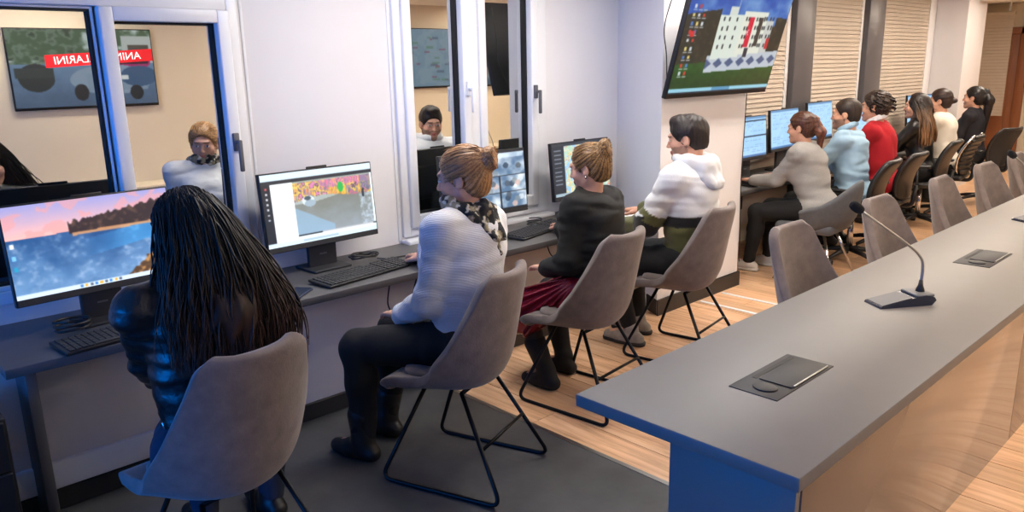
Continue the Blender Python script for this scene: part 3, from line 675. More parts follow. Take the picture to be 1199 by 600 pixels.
def pic_building():
    c = Canvas(200, 112, (30, 34, 36)); n = c.noise(7, 6, 71, 4); n2 = c.noise(40, 26, 72, 3)
    c.grad((c.y < 0.40)*1.0, (26, 78, 170), (120, 160, 210), (n-0.35)*2.2); hill = 0.28+0.18*np.abs(c.x-0.45)-0.30*np.clip(c.x-0.7, 0, 1)+0.05*(n-0.5)
    hl = (c.y > 0.18+0.25*np.abs(c.x-0.5)**1.2+0.06*(n-0.5)) & ((c.x < 0.3) | (c.x > 0.88) | (c.y > 0.36)); c.mask(hl*1.0, (34, 40, 34)); c.mask(hl*np.clip((n2-0.52)*4, 0, 1), (72, 62, 46), 0.8)
    c.grad((c.y > 0.72-0.05*c.x)*1.0, (34, 84, 30), (20, 50, 24), (c.y-0.7)*3+0.8*(n2-0.5))
    pv = (c.y > 0.66-0.06*c.x) & (c.y < 0.82-0.06*c.x) & (c.x > 0.27); c.mask(pv*1.0, (186, 196, 206)); c.mask((pv & (np.abs(((c.x*9) % 1)-0.5)+np.abs((c.y+0.06*c.x-0.74)*9) < 0.42))*1.0, (74, 92, 128))
    wallc = (222, 226, 212)
    fa = (c.x > 0.30) & (c.x < 0.57) & (c.y > 0.28-0.04*c.x) & (c.y < 0.70-0.07*c.x); c.mask(fa*1.0, (214, 224, 214))
    fb = (c.x > 0.53) & (c.x < 0.78) & (c.y > 0.235-0.02*c.x) & (c.y < 0.67-0.06*c.x); c.mask(fb*1.0, wallc)
    fc = (c.x > 0.78) & (c.x < 0.86) & (c.y > 0.30) & (c.y < 0.62); c.mask(fc*1.0, (196, 200, 196))
    c.rect(0.38, 0.19, 0.46, 0.27, (206, 214, 206))
    for r_ in range(4):
        for x in (0.335, 0.385, 0.46, 0.555, 0.58, 0.665, 0.69, 0.745, 0.765, 0.81, 0.84):
            y = 0.30+0.085*r_-0.04*x; c.rect(x, y, x+0.013, y+0.038, (46, 52, 58))
    c.rect(0.595, 0.28, 0.645, 0.56, (206, 30, 60)); c.ell(0.615, 0.42, 0.013, 0.026, (240, 240, 240)); c.ell(0.619, 0.42, 0.010, 0.021, (206, 30, 60)); c.rect(0.70, 0.28, 0.738, 0.55, (60, 56, 54)); c.rect(0.83, 0.47, 0.865, 0.58, (190, 40, 50))
    c.rect(0.455, 0.06, 0.46, 0.22, (200, 200, 200)); c.rect(0.41, 0.06, 0.456, 0.115, (214, 24, 40)); c.rect(0.62, 0.57, 0.66, 0.66, (40, 46, 60))
    for k in range(3):
        for i in range(11):
            y = 0.04+0.075*i; x = 0.045+0.045*k
            if k < 2 or i < 5: c.rect(x, y, x+0.022, y+0.032, [(70, 120, 190), (220, 200, 120), (200, 206, 214), (190, 60, 50)][(i*3+k) % 4]); c.rect(x-0.006, y+0.042, x+0.028, y+0.05, (190, 196, 200))
    c.rect(0.06, 0.42, 0.10, 0.47, (200, 40, 44)); c.rect(0, 0.945, 1, 0.985, (150, 206, 226)); c.rect(0.4, 0.95, 0.58, 0.98, (90, 150, 190)); c.rect(0, 0.985, 1, 1, (20, 30, 40))
    return c
def pic_traffic():
    c = Canvas(180, 101, (120, 150, 180)); n = c.noise(16, 12, 81, 4); c.grad((c.y < 0.45)*1.0, (70, 96, 70), (190, 206, 206), (n-0.4)*3); c.grad((c.y >= 0.45)*1.0, (110, 140, 176), (70, 90, 120), (c.y-0.45)*1.5+0.4*(n-0.5))
    # cars, canopy and house front (the picture is seen mirrored in the glass)
    c.rect(0.0, 0.08, 0.22, 0.45, (188, 196, 196)); c.rect(0.02, 0.2, 0.18, 0.42, (84, 76, 70)); c.ell(0.22, 0.42, 0.2, 0.14, (176, 40, 110)); c.rect(0.04, 0.40, 0.34, 0.46, (60, 30, 50)); c.ell(0.32, 0.66, 0.30, 0.20, (140, 160, 184)); c.rect(0.06, 0.58, 0.5, 0.8, (132, 152, 176)); c.ell(0.12, 0.62, 0.14, 0.14, (60, 92, 130))
    c.ell(0.55, 0.82, 0.05, 0.11, (30, 34, 40)); c.ell(0.15, 0.84, 0.05, 0.1, (30, 34, 40)); c.ell(0.84, 0.62, 0.12, 0.18, (40, 48, 50)); c.rect(0.72, 0.5, 0.98, 0.62, (52, 62, 62)); c.rect(0.2, 0.6, 0.32, 0.66, (226, 230, 232)); c.mask((c.x > 0.5)*(c.y < 0.4)*np.clip((n-0.5)*5, 0, 1), (46, 66, 44))
    return c
def pic_bigmap():
    c = Canvas(120, 68, (150, 186, 214)); n = c.noise(12, 8, 91, 3); c.mask((n > 0.52)*1.0, (170, 200, 222), 0.8); r = np.random.default_rng(4)
    for i in range(34): x, y = r.uniform(0.04, 0.9), r.uniform(0.08, 0.9); c.rect(x, y, x+r.uniform(0.03, 0.1), y+0.035, [(160, 110, 140), (110, 130, 160), (120, 170, 150)][i % 3], 0.8)
    return c
def pic_videogrid():
    c = Canvas(120, 68, (24, 32, 44)); k = 100
    for r in range(3):
        for q in range(4): k += 1; cctv_cell(c, q*0.25, r*0.333, (q+1)*0.25, (r+1)*0.333, k)
    return c.tint(0.75)

SCR = 1.25
def monitor(loc, deg, tilt, w, h, pic, label, key, screen_lift=0.17, group='desk monitors', m='dplastic', chin=0.03, foot=True):
    """all-in-one monitor on a block stand; origin on the desk under the stand"""
    t = thing('monitor', label, 'monitor', (loc[0], loc[1], ZT), math.radians(deg), group)
    body = Matrix.Translation((0, -0.03, screen_lift+h/2)) @ Matrix.Rotation(math.radians(-tilt), 4, 'X')
    MB().bbox(-w/2-0.007, w/2+0.007, 0.0, 0.028, -h/2-chin, h/2+0.007, 0.004, 2, body).build('housing', M['plastic'], t)
    MB().bbox(-w/2*0.6, w/2*0.6, 0.026, 0.055, -h/2*0.7, h/2*0.5, 0.012, 2, body).build('back_shell', M['plastic'], t)
    sc = link('screen', screen_mesh('screen', pic, w, h), emat('display', 'picture', SCR), t); sc.matrix_local = body @ Matrix.Translation((0, -0.0008, 0))
    MB().bbox(-0.062, 0.062, 0.004, 0.011, h/2+0.004, h/2+0.018, 0.004, 2, body).build('webcam', M['plastic'], t)
    MB().bbox(-w/2, w/2, -0.003, 0.0, -h/2-chin+0.003, -h/2-0.003, 0.001, 1, body).build('lower_bezel', M[m], t)
    st = MB().bbox(-0.085, 0.085, -0.005, 0.022, 0.012, screen_lift+0.09, 0.004).build('stand', M['dplastic'], t)
    MB().box(-0.022, 0.022, -0.0062, -0.005, 0.075, 0.083).build('maker_mark', M['silverp'], st)
    MB().bbox(-0.115, 0.115, -0.10, 0.10, 0.0, 0.014, 0.004).build('base', M['dplastic'], t)
    return t
P_ = py
monitor((0.93, 3.60), 4, 6, 0.66, 0.375, pic_coast(), 'monitor showing a pink sunset over a wooded blue coast', 'm1', 0.165)
monitor((2.06, 3.67), 2, 5, 0.665, 0.372, pic_street(), 'monitor showing a street camera view, left of the white-sweater person', 'm2', 0.165)
monitor((3.20, 3.64), -3, 5, 0.665, 0.372, pic_grid(), 'monitor showing a grid of traffic cameras, behind the white-sweater person', 'm3', 0.15)
monitor((4.09, 3.62), 1, 5, 0.60, 0.36, pic_map(), 'monitor showing a street map, in front of the black-top person', 'm4', 0.165)
FM = [(6.46, 'monitor with a split pale blue table, right behind the pillar edge', True), (7.12, 'pale blue monitor in front of the grey-sweater person', False), (7.86, 'pale blue monitor between the ponytail and the man in light blue', False)]
for i, (x, lab, sp) in enumerate(FM):
    monitor((x, 3.68), 3 if i else 0, 4, 0.60, 0.36, pic_sheet(40+i, sp), lab, 'f%d' % i, 0.19+0.035*i)
monitor((8.7, 3.6), 4, 4, 0.56, 0.34, pic_sheet(50, False), 'dark monitor partly hidden by the person in the red sweater', 'f4', 0.17)
monitor((10.5, 3.62), -12, 4, 0.56, 0.34, pic_sheet(51, False), 'monitor peeking out above the person with long brown hair', 'f5', 0.25)

def keyboard(loc, deg, label, w=0.54):
    t = thing('keyboard', label, 'keyboard', (loc[0], loc[1], ZT), math.radians(deg), 'black desk keyboards')
    mt = Matrix.Rotation(math.radians(3), 4, 'X'); d = 0.175
    MB().bbox(-w/2, w/2, -d/2, d/2, 0.005, 0.02, 0.005, 2, mt).build('body', M['plastic'], t)
    k = MB(); r = random.Random(3)
    for row in range(6):
        x = -w/2+0.014; y = d/2-0.026-row*0.026
        for blk in ((15, 3, 4) if row else (13, 3, 4)):
            c = 0; n = blk
            pitch = 0.0245
            xs = x
            while c < n:
                kw = pitch*(5 if (row == 5 and n >= 13 and c == 4) else 1)
                k.bbox(x+0.0015, x+kw-0.0015, y-0.0105, y+0.0105, 0.0195, 0.0265, 0.002, 1, mt); x += kw; c += 5 if kw > pitch*2 else 1
            x = xs+pitch*({15: 15, 13: 15}.get(n, n))+0.008
            if x > w/2-0.03: break
    tag(k.build('keys', M['keys'], t), kind='stuff')
    return t
keyboard((2.105, 3.375), 8, 'black keyboard in front of the street-camera monitor')
keyboard((3.47, 3.44), 12, 'black keyboard between the white-sweater and black-top persons')
keyboard((0.93, 3.30), 6, 'black keyboard in front of the sunset monitor, half in shade')
keyboard((6.25, 3.42), 2, 'black keyboard under the hands of the grey-sweater person')
keyboard((7.1, 3.42), 2, 'black keyboard in front of the man in light blue')

def mouse(loc, deg, label, m='plastic'):
    t = thing('mouse', label, 'mouse', (loc[0], loc[1], ZT), math.radians(deg), 'computer mice')
    vs = []; n = 18
    for (sc, z, y) in ((1.0, 0.0, 0), (1.04, 0.008, 0), (1.0, 0.018, -0.001), (0.85, 0.028, -0.004), (0.55, 0.035, -0.008), (0.15, 0.037, -0.01)):
        for k in range(n):
            a = 2*PI*k/n; vs.append((0.033*sc*math.cos(a), 0.056*sc*math.sin(a)+y, z))
    fs = [(j*n+k, j*n+(k+1) % n, (j+1)*n+(k+1) % n, (j+1)*n+k) for j in range(5) for k in range(n)]+[tuple(5*n+k for k in range(n)), tuple(range(n-1, -1, -1))]
    MB().add(vs, fs, True).build('body', M[m], t)
    MB().cyl((-0.004, 0.03, 0.027), (0.004, 0.03, 0.027), 0.009, seg=12).build('wheel', M['dplastic'], t)
    return t
mouse((2.47, 3.37), -10, 'black mouse under the hand of the white-sweater person')
mouse((3.66, 3.36), 0, 'black mouse under the hand of the black-top person')
def cable(name, pts, label, r=0.004, m='plastic', n=60):
    return tag(MB().tube(spline(pts, n), r, 6).build(name, M[m]), label, 'cable')
cp = []
for i in range(26):
    a = i*0.9; cp.append((2.30+0.075*math.cos(a)+0.02*math.sin(i*2.1), 3.64+0.045*math.sin(a), ZT+0.006+0.0022*i*(1 if i < 13 else 0.4)+0.012*(i % 3)/2))
cable('cable_bundle', cp, 'tangled black cable bundle beside the street-camera monitor stand', 0.0045, n=200)
cable('mouse_cable', [(2.36, 3.6, ZT+0.006), (2.40, 3.55, ZT+0.005), (2.50, 3.53, ZT+0.005), (2.52, 3.46, ZT+0.005), (2.475, 3.43, ZT+0.012)], 'thin black mouse cable running to the white-sweater person')
cable('hanging_cable', [(2.28, 3.36, 0.668), (2.24, 3.34, 0.52), (2.31, 3.33, 0.44), (2.40, 3.35, 0.53), (2.44, 3.36, 0.60), (2.47, 3.36, 0.668)], 'black cable looping below the worktop beside the knees')
cable('hanging_cable', [(3.72, 3.36, 0.668), (3.70, 3.345, 0.58), (3.62, 3.335, 0.52), (3.52, 3.35, 0.56), (3.48, 3.36, 0.668)], 'black cable looping below the worktop near the burgundy skirt')
cp = [(3.62+0.06*math.cos(i*1.1), 3.60+0.04*math.sin(i*1.1), ZT+0.006+0.003*i) for i in range(14)]
cable('cable_coil', cp, 'small black cable coil behind the middle keyboard', 0.004, n=100)
cp = [(0.78+0.07*math.cos(i*1.3), 3.50+0.05*math.sin(i*1.3), ZT+0.006+0.004*i) for i in range(14)]
cable('cable_coil', cp, 'dark cable heap beside the sunset monitor stand', 0.006, n=100)
t = thing('phone', 'dark blue phone lying at the worktop edge beside the keyboard', 'phone', (1.70, 3.30, ZT), math.radians(-52))
MB().bbox(-0.045, 0.045, -0.085, 0.085, 0, 0.011, 0.008, 3).build('body', M['phone'], t)
MB().bbox(-0.041, 0.041, -0.08, 0.08, 0.0105, 0.0118, 0.0004, 1).build('glass', M['navyp'], t)
t = thing('paper_sheet', 'white paper lying on the worktop in front of the hoodie person', 'paper', (4.33, 3.40, ZT), 0.3)
MB().box(-0.105, 0.105, -0.148, 0.148, 0.0003, 0.0015).build('sheet', M['paper'], t)
t = thing('paper_stack', 'white papers beside the keyboard of the grey-sweater person', 'paper', (6.0, 3.62, ZT), 0.1)
for i in range(3): MB().box(-0.15, 0.15, -0.1, 0.1, 0.0005+0.006*i, 0.0055+0.006*i).build('sheet', M['paper'], t)
t = thing('pedestal_cabinet', 'black pedestal cabinet in the dark corner left of the worktop end', 'cabinet', (0.02, 3.02, 0))
MB().bbox(0, 0.40, 0, 0.34, 0.0, 0.60, 0.004).build('body', M['plastic'], t)
for k in range(3):
    d_ = MB().bbox(0.01, 0.39, -0.016, 0.0, 0.03+k*0.19, 0.21+k*0.19, 0.003, 1).build('drawer', M['plastic'], t); MB().bbox(0.15, 0.25, -0.03, -0.016, 0.12+k*0.19, 0.13+k*0.19, 0.003, 1).build('handle', M['dplastic'], d_)
# cable duct on the parapet with socket joints
struct('trim_11', MB().bbox(0.3, 1.6, YP-0.03, YP, 0.10, 0.215, 0.005), M['pvc'])
struct('trim_12', MB().bbox(1.03, 1.036, YP-0.032, YP-0.028, 0.10, 0.215, 0.001, 1), M['mull'])
t = thing('under_desk_box', 'black box fixed under the far bay worktop', 'box', (5.95, 3.5, 0.55))
MB().bbox(-0.12, 0.12, -0.04, 0.04, -0.06, 0.06, 0.008).build('body', M['plastic'], t); MB().bbox(-0.1, 0.1, -0.02, 0.02, 0.06, 0.121, 0.003).build('bracket', M['dplastic'], t)
# flush floor ducts
for y0, y1, x in ((2.55, 3.08, 4.86), (2.35, 3.08, 5.16)):
    tag(MB().bbox(x-0.016, x+0.016, y0, y1, 0.0, 0.006, 0.002).build('floor_duct', M['pvc']), 'thin steel floor duct %s the pillar' % ('left in front of' if x < 5 else 'right in front of'), 'duct')

# ------------------------------------------------------------------ wall screen on the pillar
def tv(loc, rz, tilt, w, h, pic, label, strength, bracket=True):
    t = thing('wall_screen', label, 'screen', loc, rz, 'wall screens')
    body = Matrix.Rotation(math.radians(tilt), 4, 'X') @ Matrix.Translation((0, 0, h/2))
    MB().bbox(-w/2-0.012, w/2+0.012, 0.0, 0.035, -h/2-0.028, h/2+0.012, 0.006, 2, body).build('housing', M['plastic'], t)
    sc = link('screen', screen_mesh('screen', pic, w, h), emat('display_%0.2f' % strength, 'picture', strength), t); sc.matrix_local = body @ Matrix.Translation((0, -0.001, 0))
    if bracket:
        MB().bbox(-0.3, 0.3, 0.035, 0.06, -0.2, 0.2, 0.006, 1, body).build('back_plate', M['blackm'], t)
    return t
TVW, TVH = 1.27, 0.715
tvo = tv((4.912, 3.02, 1.548), 0, 15.5, TVW, TVH, pic_building(), 'large tilted wall screen showing a white building with red banners', 0.9)
b = MB(); b.bbox(-0.05, 0.05, -0.02, 0.10, 0.35, 0.45, 0.006); b.bbox(-0.15, 0.15, 0.085, 0.0995, 0.2, 0.6, 0.004); b.build('wall_bracket', M['blackm'], tvo)
cable('screen_cable', [(4.30, 3.0, 2.2), (4.285, 3.06, 1.98), (4.30, 3.05, 1.8), (4.37, 3.09, 1.6)], 'black cable hanging behind the left edge of the tilted wall screen', 0.004)
cable('screen_cable', [(5.40, 3.09, 1.56), (5.415, 3.105, 1.2), (5.41, 3.108, 0.8), (5.43, 3.1, 0.2)], 'thin black cable running down the pillar edge', 0.004)
cable('desk_cable', [(5.49, 3.30, 0.72), (5.475, 3.27, 0.5), (5.485, 3.24, 0.35), (5.475, 3.24, 0.15), (5.50, 3.22, 0.005)], 'dark cables dropping under the far bay worktop beside the pillar', 0.006)
# wall screens behind the photographer (seen mirrored in the window glass)
ta = tv((2.62, YO+0.045, 1.43), PI, 0, 1.42, 0.80, pic_traffic(), 'wall screen opposite the windows showing cars and a red banner', 0.8, False)
rb = MB().box(-0.71, 0.38, -0.0035, -0.002, 0.43, 0.56); rb.v = [(x, y, z+0.06*(x+0.71)*-1+0.04) for x, y, z in rb.v]; rb = rb.build('banner', M['red'], ta)
tcv = bpy.data.curves.new('banner_text', 'FONT'); tcv.body = 'ANIN YOLLARINI'; tcv.size = 0.115; tcv.align_x = 'CENTER'; tcv.align_y = 'CENTER'
tmp = bpy.data.objects.new('tmp', tcv); COL.objects.link(tmp); bpy.context.view_layer.update()
tm = bpy.data.meshes.new_from_object(tmp.evaluated_get(bpy.context.evaluated_depsgraph_get())); bpy.data.objects.remove(tmp)
tm.materials.clear(); tl = link('banner_letters', tm, M['lettr'], rb); tl.matrix_local = Matrix.Translation((-0.14, -0.005, 0.50)) @ Matrix.Rotation(math.radians(3.4), 4, 'Y') @ Matrix.Rotation(PI/2, 4, 'X')
tv((7.45, YO+0.045, 1.49), PI, 0, 1.45, 0.82, pic_bigmap(), 'wall screen opposite the windows showing a pale blue map', 0.45, False)
tv((9.05, YO+0.045, 1.48), PI, 0, 1.45, 0.85, pic_videogrid(), 'wall screen opposite the windows showing a grid of camera views', 0.9, False)
#@@PEOPLE
# ================================================================== people: bodies grown as implicit surfaces, meshed in code
class SDF:
    """smooth union / subtraction of tapered limbs and ellipsoids"""
    def __init__(s): s.it = []; s.lo = np.full(3, 1e9); s.hi = np.full(3, -1e9)
    def _g(s, a, b): s.lo = np.minimum(s.lo, a); s.hi = np.maximum(s.hi, b)
    def cone(s, a, b, ra, rb, k=0.03, op='u'):
        a = np.array(a, float); b = np.array(b, float); lo = np.minimum(a-ra, b-rb); hi = np.maximum(a+ra, b+rb); s.it.append((op, 'c', (a, b, ra, rb), k, lo, hi))
        if op == 'u': s._g(lo, hi)
        return s
    def ell(s, c, r, R=None, k=0.03, op='u'):
        c = np.array(c, float); r = np.array(r, float); m = r.max() if R is not None else r; s.it.append((op, 'e', (c, r, R), k, c-m, c+m))
        if op == 'u': s._g(c-m, c+m)
        return s
    def func(s, f, op='m'): s.it.append((op, 'f', f, 0, None, None)); return s
    def eval(s, ax, ay, az):
        F = np.full((len(ax), len(ay), len(az)), 0.25)
        for op, kd, p, k, lo, hi in s.it:
            if kd == 'f':
                d = p(ax[:, None, None], ay[None, :, None], az[None, None, :], F)
                F = np.maximum(F, d) if op == 'm' else d
                continue
            pad = 0.05+k; sl = []
            for A, l, h in ((ax, lo[0], hi[0]), (ay, lo[1], hi[1]), (az, lo[2], hi[2])):
                sl.append(slice(int(np.searchsorted(A, l-pad)), int(np.searchsorted(A, h+pad))))
            if any(q.stop <= q.start for q in sl): continue
            x = ax[sl[0]][:, None, None]; y = ay[sl[1]][None, :, None]; z = az[sl[2]][None, None, :]
            if kd == 'c':
                a, b, ra, rb = p; ab = b-a; L2 = max(float(ab@ab), 1e-9)
                px_, py_, pz_ = x-a[0], y-a[1], z-a[2]
                t = np.clip((px_*ab[0]+py_*ab[1]+pz_*ab[2])/L2, 0, 1)
                d = np.sqrt((px_-t*ab[0])**2+(py_-t*ab[1])**2+(pz_-t*ab[2])**2)-(ra+t*(rb-ra))
            else:
                c, r, R = p; u, v, w_ = x-c[0], y-c[1], z-c[2]
                if R is not None: u, v, w_ = R[0, 0]*u+R[1, 0]*v+R[2, 0]*w_, R[0, 1]*u+R[1, 1]*v+R[2, 1]*w_, R[0, 2]*u+R[1, 2]*v+R[2, 2]*w_
                k0 = np.sqrt((u/r[0])**2+(v/r[1])**2+(w_/r[2])**2); k1 = np.sqrt((u/r[0]**2)**2+(v/r[1]**2)**2+(w_/r[2]**2)**2)
                d = k0*(k0-1)/np.maximum(k1, 1e-6)
            S = tuple(sl); f = F[S]
            if op == 'u':
                if k > 0: h = np.clip(0.5+0.5*(f-d)/k, 0, 1); F[S] = f*(1-h)+d*h-k*h*(1-h)
                else: F[S] = np.minimum(f, d)
            else:
                h = np.clip(0.5-0.5*(f+d)/k, 0, 1); F[S] = f*(1-h)-d*h+k*h*(1-h)
        return F
def nets(F, ax, ay, az):
    s = F < 0; o = np.array([ax[0], ay[0], az[0]]); h = ax[1]-ax[0]
    c = np.zeros(tuple(n-1 for n in F.shape), np.int8)
    for i in (0, 1):
        for j in (0, 1):
            for k in (0, 1): c += s[i:F.shape[0]-1+i, j:F.shape[1]-1+j, k:F.shape[2]-1+k]
    act = (c > 0) & (c < 8); idx = np.argwhere(act)
    if len(idx) == 0: return np.zeros((0, 3)), np.zeros((0, 4), int)
    ids = np.full(act.shape, -1, np.int64); ids[act] = np.arange(len(idx))
    pos = np.zeros((len(idx), 3)); cnt = np.zeros(len(idx))
    for axn in range(3):
        u, v = [q for q in range(3) if q != axn]
        for iu in (0, 1):
            for iv in (0, 1):
                a = np.zeros(3, int); a[u] = iu; a[v] = iv; b = a.copy(); b[axn] = 1
                ia = idx+a; ib = idx+b; fa = F[ia[:, 0], ia[:, 1], ia[:, 2]]; fb = F[ib[:, 0], ib[:, 1], ib[:, 2]]
                cr = (fa < 0) != (fb < 0); t = np.where(cr, fa/np.where(cr, fa-fb, 1), 0)
                p = np.repeat(a[None].astype(float), len(idx), 0); p[:, axn] = t; pos[cr] += p[cr]; cnt += cr
    V = o+h*(idx+pos/cnt[:, None]); Q = []
    for axn in range(3):
        u, v = (axn+1) % 3, (axn+2) % 3
        s0 = np.moveaxis(s, (axn, u, v), (0, 1, 2)); I = np.moveaxis(ids, (axn, u, v), (0, 1, 2))
        d = s0[:-1, 1:-1, 1:-1] != s0[1:, 1:-1, 1:-1]; e = np.argwhere(d)
        if len(e) == 0: continue
        i, j, k = e[:, 0], e[:, 1]+1, e[:, 2]+1
        q = np.stack([I[i, j-1, k-1], I[i, j, k-1], I[i, j, k], I[i, j-1, k]], 1); fl = ~s0[i, j, k]; q[fl] = q[fl][:, ::-1]; Q.append(q)
    Q = np.concatenate(Q); return V, Q[(Q >= 0).all(1)]
def grow(sdf, h, lo=None, hi=None):
    lo = sdf.lo-0.03 if lo is None else np.array(lo); hi = sdf.hi+0.03 if hi is None else np.array(hi)
    A = [np.arange(lo[i], hi[i]+h, h) for i in range(3)]
    return nets(sdf.eval(*A), *A)
def np_mesh(name, V, Q, col=None, smooth=True):
    me = bpy.data.meshes.new(name); nv, nq = len(V), len(Q)
    me.vertices.add(nv); me.vertices.foreach_set('co', np.asarray(V, np.float32).ravel())
    me.loops.add(nq*4); me.loops.foreach_set('vertex_index', np.asarray(Q, np.int32).ravel())
    me.polygons.add(nq); me.polygons.foreach_set('loop_start', np.arange(0, nq*4, 4, dtype=np.int32))
    me.polygons.foreach_set('use_smooth', np.full(nq, smooth)); me.update(calc_edges=True); me.validate()
    if col is not None:
        at = me.color_attributes.new('tone', 'FLOAT_COLOR', 'POINT'); at.data.foreach_set('color', np.concatenate([col, np.ones((nv, 1))], 1).astype(np.float32).ravel())
    return me
def join(parts):
    V = []; Q = []; n = 0
    for v, q in parts:
        V.append(v); Q.append(q+n); n += len(v)
    return np.concatenate(V), np.concatenate(Q)
def sm(P, f, seed):
    """cheap smooth noise in -1..1"""
    r = np.random.default_rng(seed); out = 0
    for i in range(4):
        d = r.normal(size=3); d *= f*(0.6+0.5*i)/np.linalg.norm(d); w2 = r.normal(size=3)*f*0.5
        out = out+np.sin(P[0]*d[0]+P[1]*d[1]+P[2]*d[2]+r.uniform(0, 6)+1.3*np.sin(P[0]*w2[0]+P[1]*w2[1]+P[2]*w2[2]))/(1+0.4*i)
    return out/2.4
def strands(paths, r, seg=5, tip=0.35):
    """tapered hair locks as one mesh"""
    Vs = []; Qs = []; n = 0; ca = np.cos(np.arange(seg)*2*PI/seg); sa = np.sin(np.arange(seg)*2*PI/seg)
    for p in paths:
        p = np.asarray(p); m = len(p); t = np.gradient(p, axis=0); t /= np.linalg.norm(t, axis=1)[:, None]+1e-9
        ref = np.array([0.31, 0.87, 0.38]); e = np.cross(t, ref); e /= np.linalg.norm(e, axis=1)[:, None]+1e-9; g = np.cross(t, e)
        u = np.linspace(0, 1, m); rad = (r if np.isscalar(r) else r[len(Vs) % len(r)])*np.minimum(1, (tip+(1-tip)*np.minimum(1, (1-u)*3)))*np.minimum(1, 0.5+u*6)
        V = (p[:, None]+rad[:, None, None]*(e[:, None]*ca[None, :, None]+g[:, None]*sa[None, :, None])).reshape(-1, 3)
        i, k = np.meshgrid(np.arange(m-1), np.arange(seg), indexing='ij'); a = i*seg+k; b = i*seg+(k+1) % seg
        Qs.append(np.stack([a, b, b+seg, a+seg], -1).reshape(-1, 4)+n); Vs.append(V); n += m*seg
    return np.concatenate(Vs), np.concatenate(Qs)
def cr(pts, n=16):
    return np.array([tuple(v) for v in spline(pts, n)])
def ik(a, c, l1, l2, pole):
    a = np.array(a, float); c = np.array(c, float); d = c-a; L = np.linalg.norm(d)
    if L > (l1+l2)*0.985: f = L/((l1+l2)*0.985); l1 *= f; l2 *= f
    u = d/L; x = (l1*l1-l2*l2+L*L)/(2*L); h = math.sqrt(max(l1*l1-x*x, 0)); p = np.array(pole, float); p = p-u*(p@u); p /= np.linalg.norm(p)
    return a+u*x+p*h
def frame(up, fwd):
    up = np.array(up, float); up /= np.linalg.norm(up); fwd = np.array(fwd, float); fwd = fwd-up*(fwd@up); fwd /= np.linalg.norm(fwd); r = np.cross(fwd, up)
    return np.stack([r, fwd, up], 1)          # columns: right, forward, up

SKIN = srgb(212, 160, 134)
def skin_mat(): return mat('skin', SKIN, 0.5, var=0.05, vscale=60, bump=0.03, bscale=300, attr='tone')
def cloth(name, col, rough=0.85, **k): return mat(name, col, rough, **k)
def hair_mat(name, rough=0.42): return mat(name, (0.1, 0.07, 0.05), rough, attr='tone', var=0.18, vscale=40, stretch=(1, 1, 0.3), spec=0.4)

